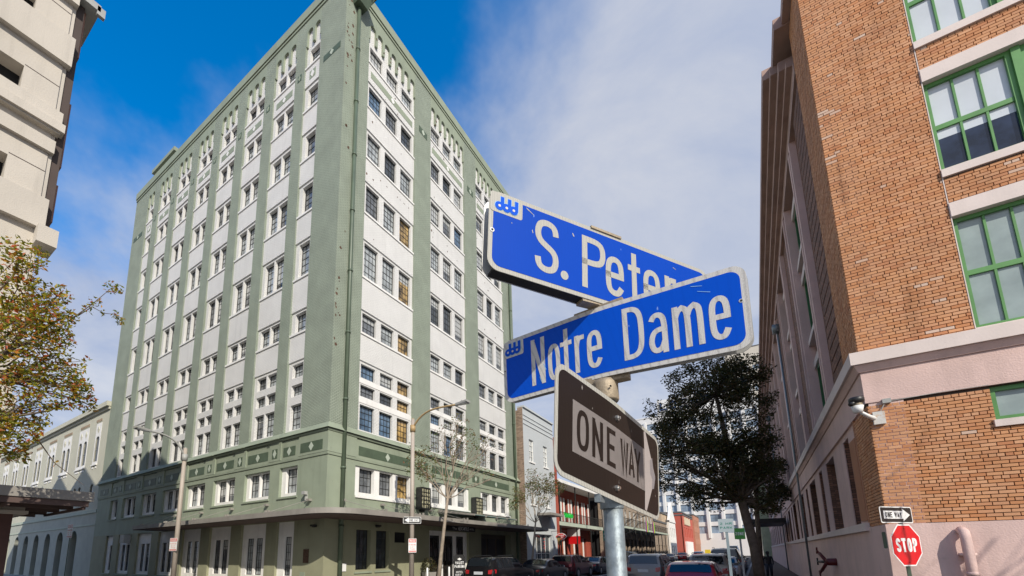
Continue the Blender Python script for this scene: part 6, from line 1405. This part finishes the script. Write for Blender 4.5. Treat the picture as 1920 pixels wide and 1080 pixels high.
# ------------------------------------------------------------------ cars
m_tyre = mat('tyre rubber', (0.015, 0.015, 0.016), .85, var=.2)
m_rim = mat('wheel alloy', (0.42, 0.43, 0.45), .3, .8, var=.1)
m_cglass = mat('car window glass', (0.012, 0.016, 0.02), .03, var=.0, spec=.9)
m_trim = mat('black car trim', (0.02, 0.02, 0.02), .55, var=.1)
m_tail = mat('red tail light plastic', (0.42, 0.008, 0.012), .15, var=.1, coat=.5)
m_plate = mat('licence plate', (0.62, 0.64, 0.66), .5, var=.05)
m_clear = mat('clear lamp plastic', (0.65, 0.65, 0.66), .1, var=.05)
def paint(name, c, metal=.4): return mat(name, c, .32, metal, var=.05, vs=3, coat=.9)
PROF = {
 'suv': [(0, .44), (.012, .60), (.05, .93), (.10, .985), (.3, 1.0), (.52, .985), (.60, .93), (.72, .66), (.76, .62), (.93, .56), (.985, .46), (1, .34)],
 'hatch': [(0, .46), (.015, .62), (.10, .92), (.17, .985), (.34, 1.0), (.52, .98), (.60, .92), (.74, .66), (.78, .62), (.94, .54), (.985, .46), (1, .34)],
 'sedan': [(0, .44), (.015, .62), (.12, .68), (.16, .70), (.29, .93), (.36, .985), (.46, 1.0), (.54, .98), (.60, .93), (.72, .69), (.76, .65), (.94, .56), (.985, .46), (1, .34)],
 'wagon': [(0, .45), (.012, .62), (.07, .92), (.12, .985), (.32, 1.0), (.52, .985), (.60, .93), (.73, .66), (.77, .62), (.94, .55), (.985, .46), (1, .34)],
}
def car_mesh(kind, L_, W_, H_):
    pr = PROF[kind]; zb = .2; belt = H_ * .63; hw = W_ / 2
    def at_(s):
        for (a, za), (c, zc) in zip(pr, pr[1:]):
            if a <= s <= c: t = (s - a) / (c - a); return (za + (zc - za) * t) * H_
        return pr[-1][1] * H_
    S = sorted({*[p[0] for p in pr], *[i / 40 for i in range(41)]})
    rows = []
    for s in S:
        zt = at_(s); endt = min(s, 1 - s); k = 1 - .16 * max(0, 1 - endt / .09) ** 2; w_ = hw * k
        bl = min(belt, zt - .012); ex = max(0, zt - bl); wr = w_ * .97 - ex * .30
        bz = zb + .10 * max(0, 1 - endt / .06)
        mid = bz + (bl - bz) * .5
        rows.append([(0, bz), (w_ * .86, bz), (w_ * .97, bz + .10), (w_, mid), (w_ * .995, bl - .06 * (bl > .5)), (w_ * .965, bl), (wr + .008, max(bl + .002, zt - .055)), (max(.05, wr - .10), zt - .004), (0, zt + .012)])
    def pt(i, j, o=0.0, sgn=1):
        s = S[i]; x, z = rows[i][j]; return (sgn * (x + o), s * L_, z + (o if j >= 7 else 0))
    body = MB(); gl = {'side_window': [MB(), MB()], 'windscreen': [MB()], 'rear_window': [MB()]}
    n = len(rows[0])
    for sgn in (1, -1):
        for i in range(len(S) - 1):
            for j in range(n - 1): body.quad(pt(i, j, 0, sgn), pt(i + 1, j, 0, sgn), pt(i + 1, j + 1, 0, sgn), pt(i, j + 1, 0, sgn))
        body.poly([pt(0, j, 0, sgn) for j in range(n)]); body.poly([pt(len(S) - 1, j, 0, sgn) for j in range(n)])
    # glazing: side windows, screen and rear window sit a few mm proud of the shell
    roof0 = next(p[0] for p in pr if p[1] >= .975); rg0 = [p for p in pr if p[1] <= .71 and p[0] < .3][-1][0]; ws = [p for p in pr if p[0] > .5]
    w0 = next(p[0] for p in ws if p[1] <= .94); w1 = next(p[0] for p in ws if p[1] <= .70)
    for sgn in (1, -1):
        for i in range(len(S) - 1):
            a, c = S[i], S[i + 1]; zt0, zt1 = at_(a), at_(c)
            if rg0 + .07 <= a and c <= w1 - .045 and min(zt0, zt1) > belt + .12:
                m_ = (a + c) / 2
                if abs(m_ - .40) < .014 or abs(m_ - (rg0 + .19)) < .012: continue
                P = []
                for (ii, f) in ((i, .10), (i + 1, .10), (i + 1, .93), (i, .93)):
                    (x0, z0), (x1, z1) = rows[ii][5], rows[ii][6]; P.append((sgn * (x0 + (x1 - x0) * f + .006), S[ii] * L_, z0 + (z1 - z0) * f))
                gl['side_window'][0 if sgn > 0 else 1].quad(*P)
            for (s0, s1) in ((rg0, roof0), (w0, w1)):
                m0 = s0 + (s1 - s0) * (.10 if s0 < .5 else .02); m1 = s1 - (s1 - s0) * (.16 if s0 < .5 else .06)
                if a >= m0 - 1e-6 and c <= m1 + 1e-6:
                    dy = -.012 if s0 < .5 else .012; P = []
                    for ii, f in ((i, 0), (i + 1, 0), (i + 1, 1), (i, 1)):
                        x = rows[ii][7][0] * .98 if f else 0; z = rows[ii][7][1] if f else rows[ii][8][1]; P.append((sgn * x, S[ii] * L_ + dy, z + .012))
                    gl['rear_window' if s0 < .5 else 'windscreen'][0].quad(*P)
    return body, gl
def wheel_meshes(r_):
    ty = MB(); ty.tube([(-.11, 0, 0), (-.095, 0, 0), (.095, 0, 0), (.11, 0, 0)], [r_ * .92, r_, r_, r_ * .92], 22)
    rm = MB(); rm.tube([(.112, 0, 0), (.118, 0, 0)], [r_ * .62, r_ * .60], 18)
    for k in range(5): a = 2 * math.pi * k / 5; c_, s_ = math.cos(a), math.sin(a); rm.hexa([(x, c_ * t - s_ * w_, s_ * t + c_ * w_) for x in (.118, .126) for t, w_ in ((.04, -.03), (r_ * .58, -.02), (r_ * .58, .02), (.04, .03))])
    return ty.mesh('tyre', m_tyre), rm.mesh('rim', m_rim)
def car(name, label, kind, L_, W_, H_, pm, x, y, group=None, cat='car', heading=0.0, z=-.15):
    T_ = thing(name, (0, 0, 0), label, cat, group)
    body, gl = car_mesh(kind, L_, W_, H_)
    me = body.mesh('body', pm, True); bm = bmesh.new(); bm.from_mesh(me); bmesh.ops.remove_doubles(bm, verts=bm.verts, dist=.002); bmesh.ops.recalc_face_normals(bm, faces=bm.faces)
    for e in bm.edges:
        if len(e.link_faces) == 2 and e.calc_face_angle(0) > R(38): e.smooth = False
    bm.to_mesh(me); bm.free(); obj('body', me, None, T_)
    for k_, ms in gl.items():
        for g1 in ms: obj(k_, g1, m_cglass, T_)
    rw = .33 if H_ < 1.6 else .37; ty, rm = wheel_meshes(rw)
    for sx in (1, -1):
        for sy in (.19, .80):
            wo = inst('wheel', ty, (sx * (W_ / 2 - .105), sy * L_, rw), 0 if sx > 0 else math.pi, T_); inst('rim', rm, (sx * (W_ / 2 - .105), sy * L_, rw), 0 if sx > 0 else math.pi, wo)
            b = MB(); pr_ = [(sy * L_ + (rw + .06) * math.cos(t * math.pi / 10), rw + (rw + .06) * math.sin(t * math.pi / 10)) for t in range(11)]
            for (y0, z0), (y1, z1) in zip(pr_, pr_[1:]): b.hexa([(sx * (W_ / 2 - .02), y0, z0), (sx * (W_ / 2 + .012), y0, z0), (sx * (W_ / 2 + .012), y1, z1), (sx * (W_ / 2 - .02), y1, z1)] + [(sx * xx, sy * L_ + (yy - sy * L_) * .86, rw + (zz_ - rw) * .86) for xx, yy, zz_ in ((W_ / 2 - .02, y0, z0), (W_ / 2 + .006, y0, z0), (W_ / 2 + .006, y1, z1), (W_ / 2 - .02, y1, z1))])
            obj('wheel_arch', b, m_trim, T_)
        zt = H_ * (.53 if kind != 'suv' else .56); tl = MB(); hh = .13 if kind != 'suv' else .2
        tl.hexa([(sx * (W_ / 2 - .36), -.012, zt - hh * .5), (sx * (W_ / 2 - .17), .03, zt - hh * .5), (sx * (W_ / 2 - .02), .22, zt - hh * .3), (sx * (W_ / 2 - .36), .2, zt - hh * .5), (sx * (W_ / 2 - .36), .012, zt + hh * .4), (sx * (W_ / 2 - .17), .045, zt + hh * .55), (sx * (W_ / 2 - .02), .24, zt + hh * .55), (sx * (W_ / 2 - .36), .22, zt + hh * .4)]); obj('tail_light', tl, m_tail, T_)
        hl_ = MB(); hl_.hexa([(sx * (W_ / 2 - .5), L_ - .12, H_ * .42), (sx * (W_ / 2 - .16), L_ - .12, H_ * .42), (sx * (W_ / 2 - .08), L_ - .3, H_ * .43), (sx * (W_ / 2 - .5), L_ - .25, H_ * .42), (sx * (W_ / 2 - .5), L_ - .06, H_ * .48), (sx * (W_ / 2 - .2), L_ - .1, H_ * .49), (sx * (W_ / 2 - .08), L_ - .34, H_ * .5), (sx * (W_ / 2 - .5), L_ - .25, H_ * .49)]); obj('headlight', hl_, m_clear, T_)
        mr = MB(); mr.hexa([(sx * (W_ / 2 - .03 + a), .66 * L_ + bb, H_ * .64 + c) for c in (0, .13) for a, bb in ((0, .02), (.2, 0), (.19, .09), (0, .09))]); obj('mirror', mr, pm, T_)
    b = MB(); b.hexa([(-W_ * .42, -.055, .36), (W_ * .42, -.055, .36), (W_ * .46, .12, .36), (-W_ * .46, .12, .36), (-W_ * .42, -.05, .52), (W_ * .42, -.05, .52), (W_ * .46, .12, .52), (-W_ * .46, .12, .52)]); obj('bumper', b, pm if kind == 'sedan' else m_trim, T_)
    b = MB(); zz_ = H_ * .53 if kind == 'suv' else H_ * .50; b.box(-.24, .24, -.02, .03, zz_ - .08, zz_ + .06); obj('licence_plate', b, m_plate, T_)
    if kind in ('suv', 'wagon'):
        b = MB()
        for sx in (1, -1): b.tube([(sx * W_ * .36, .16 * L_, H_ + .005), (sx * W_ * .36, .2 * L_, H_ + .045), (sx * W_ * .36, .5 * L_, H_ + .045), (sx * W_ * .36, .54 * L_, H_ + .0)], .018, 6)
        obj('roof_rail', b, m_trim, T_)
    T_.location = (x, y, z); T_.rotation_euler = (0, 0, heading); return T_
p_black = paint('black car paint', (0.012, 0.012, 0.014)); p_dark = paint('charcoal car paint', (0.05, 0.053, 0.058)); p_red = paint('bright red car paint', (0.36, 0.012, 0.018), .2); p_maroon = paint('maroon car paint', (0.11, 0.012, 0.022)); p_white = paint('white car paint', (0.6, 0.6, 0.6), 0); p_tan = paint('tan grey car paint', (0.22, 0.20, 0.18)); p_navy = paint('dark navy car paint', (0.02, 0.028, 0.05)); p_steel = paint('steel grey car paint', (0.13, 0.135, 0.15)); p_silver = paint('silver car paint', (0.42, 0.43, 0.44))
GP = 'cars parked along the far kerb'; GR = 'cars parked along the near kerb'
car('parked_wagon', 'black wagon parked nearest the hotel entrance with tall red tail lights', 'suv', 4.75, 1.86, 1.66, p_black, -11.55, 18.6, GP)
car('parked_sedan', 'dark grey sedan parked between the black wagon and the maroon car', 'sedan', 4.7, 1.82, 1.44, p_dark, -11.55, 24.2, GP)
car('parked_crossover', 'maroon crossover parked in front of the pale grey building', 'suv', 4.5, 1.83, 1.66, p_maroon, -11.55, 29.7, GP)
car('parked_sedan', 'navy sedan parked beyond the maroon crossover', 'sedan', 4.7, 1.82, 1.45, p_navy, -11.6, 35.3, GP)
car('parked_sedan', 'black sedan parked before the red balcony house', 'sedan', 4.7, 1.82, 1.45, p_black, -11.6, 40.9, GP)
car('parked_pickup', 'tall dark vehicle parked beneath the red banner', 'suv', 5.0, 1.95, 1.85, p_black, -11.5, 46.6, GP)
for i, (pm, yy, lb) in enumerate(((p_silver, 54, 'silver sedan parked just past the sign post under the gallery'), (p_dark, 60, 'charcoal sedan parked under the middle of the gallery'), (p_black, 66, 'black sedan parked under the far half of the gallery'), (p_steel, 74, 'steel grey sedan parked at the far end of the gallery'))):
    car('parked_sedan', lb, 'sedan', 4.7, 1.82, 1.46, pm, -11.6, yy, GP)
car('driving_crossover', 'steel grey crossover driving away in the middle of the street', 'suv', 4.65, 1.86, 1.72, p_steel, -4.75, 23.0)
car('parked_hatchback', 'bright red hatchback parked nearest on the right hand kerb', 'hatch', 4.2, 1.78, 1.46, p_red, -2.05, 17.3, GR)
car('parked_crossover', 'tan grey crossover parked behind the red hatchback', 'suv', 4.6, 1.86, 1.70, p_tan, -1.95, 23.0, GR)
car('parked_hatchback', 'white hatchback parked beside the parking notice post', 'hatch', 4.1, 1.75, 1.5, p_white, -1.75, 29.0, GR)
car('parked_van', 'tall black van parked beyond the white hatchback', 'suv', 5.0, 1.98, 2.0, p_black, -1.9, 35.0, GR)
car('parked_sedan', 'silver sedan parked far along the right hand kerb', 'sedan', 4.7, 1.82, 1.46, p_silver, -1.85, 42.0, GR)
car('parked_sedan', 'navy sedan parked last on the right hand kerb', 'sedan', 4.7, 1.82, 1.46, p_navy, -1.85, 48.5, GR)
car('oncoming_car', 'white car far down the street near the red shopfront', 'suv', 4.6, 1.85, 1.7, p_white, -9.2, 96, heading=math.pi)
car('oncoming_car', 'red car far down the street near the white gabled house', 'sedan', 4.6, 1.85, 1.5, p_red, -12.0, 92)
car('delivery_truck', 'pale blue box truck far away in the middle of the street', 'suv', 7.0, 2.3, 2.9, paint('pale blue truck paint', (0.35, 0.48, 0.62), 0), -4.5, 120, cat='truck')

# ------------------------------------------------------------------ a walker on the right hand pavement
def person(label, x, y, h, shirt, trou, seed=1):
    T_ = thing('person', (x, y, 0), label, 'person')
    s = h / 1.75
    J = {'pel': (0, 0, .95), 'che': (0, -.01, 1.22), 'nk': (0, 0, 1.46), 'hd': (0, -.02, 1.60), 'top': (0, -.01, 1.72),
         'hl': (-.10, 0, .90), 'kl': (-.11, -.10, .50), 'al': (-.11, .02, .08), 'tl': (-.12, -.14, .04), 'hr': (.10, 0, .90), 'kr': (.11, .05, .50), 'ar': (.11, .22, .12), 'tr': (.12, .10, .03),
         'sl': (-.19, 0, 1.40), 'el': (-.25, .06, 1.14), 'wl': (-.24, -.04, .90), 'gl': (-.24, -.07, .80), 'sr': (.19, 0, 1.40), 'er': (.25, -.04, 1.14), 'wr': (.25, -.16, .95), 'gr': (.25, -.20, .87)}
    ks = list(J); rad = dict(pel=.145, che=.155, nk=.06, hd=.10, top=.075, hl=.10, kl=.062, al=.045, tl=.04, hr=.10, kr=.062, ar=.045, tr=.04, sl=.065, el=.047, wl=.035, gl=.04, sr=.065, er=.047, wr=.035, gr=.04)
    E_ = [('pel', 'che'), ('che', 'nk'), ('nk', 'hd'), ('hd', 'top'), ('pel', 'hl'), ('hl', 'kl'), ('kl', 'al'), ('al', 'tl'), ('pel', 'hr'), ('hr', 'kr'), ('kr', 'ar'), ('ar', 'tr'), ('che', 'sl'), ('sl', 'el'), ('el', 'wl'), ('wl', 'gl'), ('che', 'sr'), ('sr', 'er'), ('er', 'wr'), ('wr', 'gr')]
    me = bpy.data.meshes.new('body'); me.from_pydata([tuple(c * s for c in J[k]) for k in ks], [(ks.index(a), ks.index(c)) for a, c in E_], []); me.update()
    o = bpy.data.objects.new('body', me); o.location = (x, y, 0); link(o, T_)
    bm = bmesh.new(); bm.from_mesh(me); sl = bm.verts.layers.skin.verify(); bm.verts.ensure_lookup_table()
    for i, k in enumerate(ks): sv = bm.verts[i][sl]; sv.radius = (rad[k] * s * (1.25 if k in ('pel', 'che') else 1), rad[k] * s * (.8 if k in ('pel', 'che') else 1)); sv.use_root = (k == 'pel')
    bm.to_mesh(me); bm.free(); md = o.modifiers.new('skin', 'SKIN')
    sm = o.modifiers.new('sub', 'SUBSURF'); sm.levels = 2; sm.render_levels = 2; me.materials.append(shirt)
    b = MB(); c_ = Vector((x, y + .01 * s, 1.66 * s)); b.tube([c_ + Vector((0, .01, -.09)) * s, c_ + Vector((0, .02, 0)) * s, c_ + Vector((0, .01, .07)) * s, c_ + Vector((0, 0, .095)) * s], [.09 * s, .108 * s, .085 * s, .03 * s], 12); obj('hair', b, trou, T_, True)
    b = MB(); b.tube([(x - .1 * s, y, .92 * s), (x - .11 * s, y - .09 * s, .5 * s), (x - .11 * s, y + .02, .12 * s)], [.115 * s, .085 * s, .07 * s], 10); b.tube([(x + .1 * s, y, .92 * s), (x + .11 * s, y + .05 * s, .5 * s), (x + .11 * s, y + .2 * s, .16 * s)], [.115 * s, .085 * s, .07 * s], 10); obj('trousers', b, mat('dark denim', (0.025, 0.03, 0.045), .9), T_, True)
    return T_
person('person in dark clothes walking on the shaded right hand pavement', .52, 33.0, 1.62, mat('dark clothing', (0.022, 0.02, 0.022), .9), mat('dark hair', (0.015, 0.012, 0.01), .7))
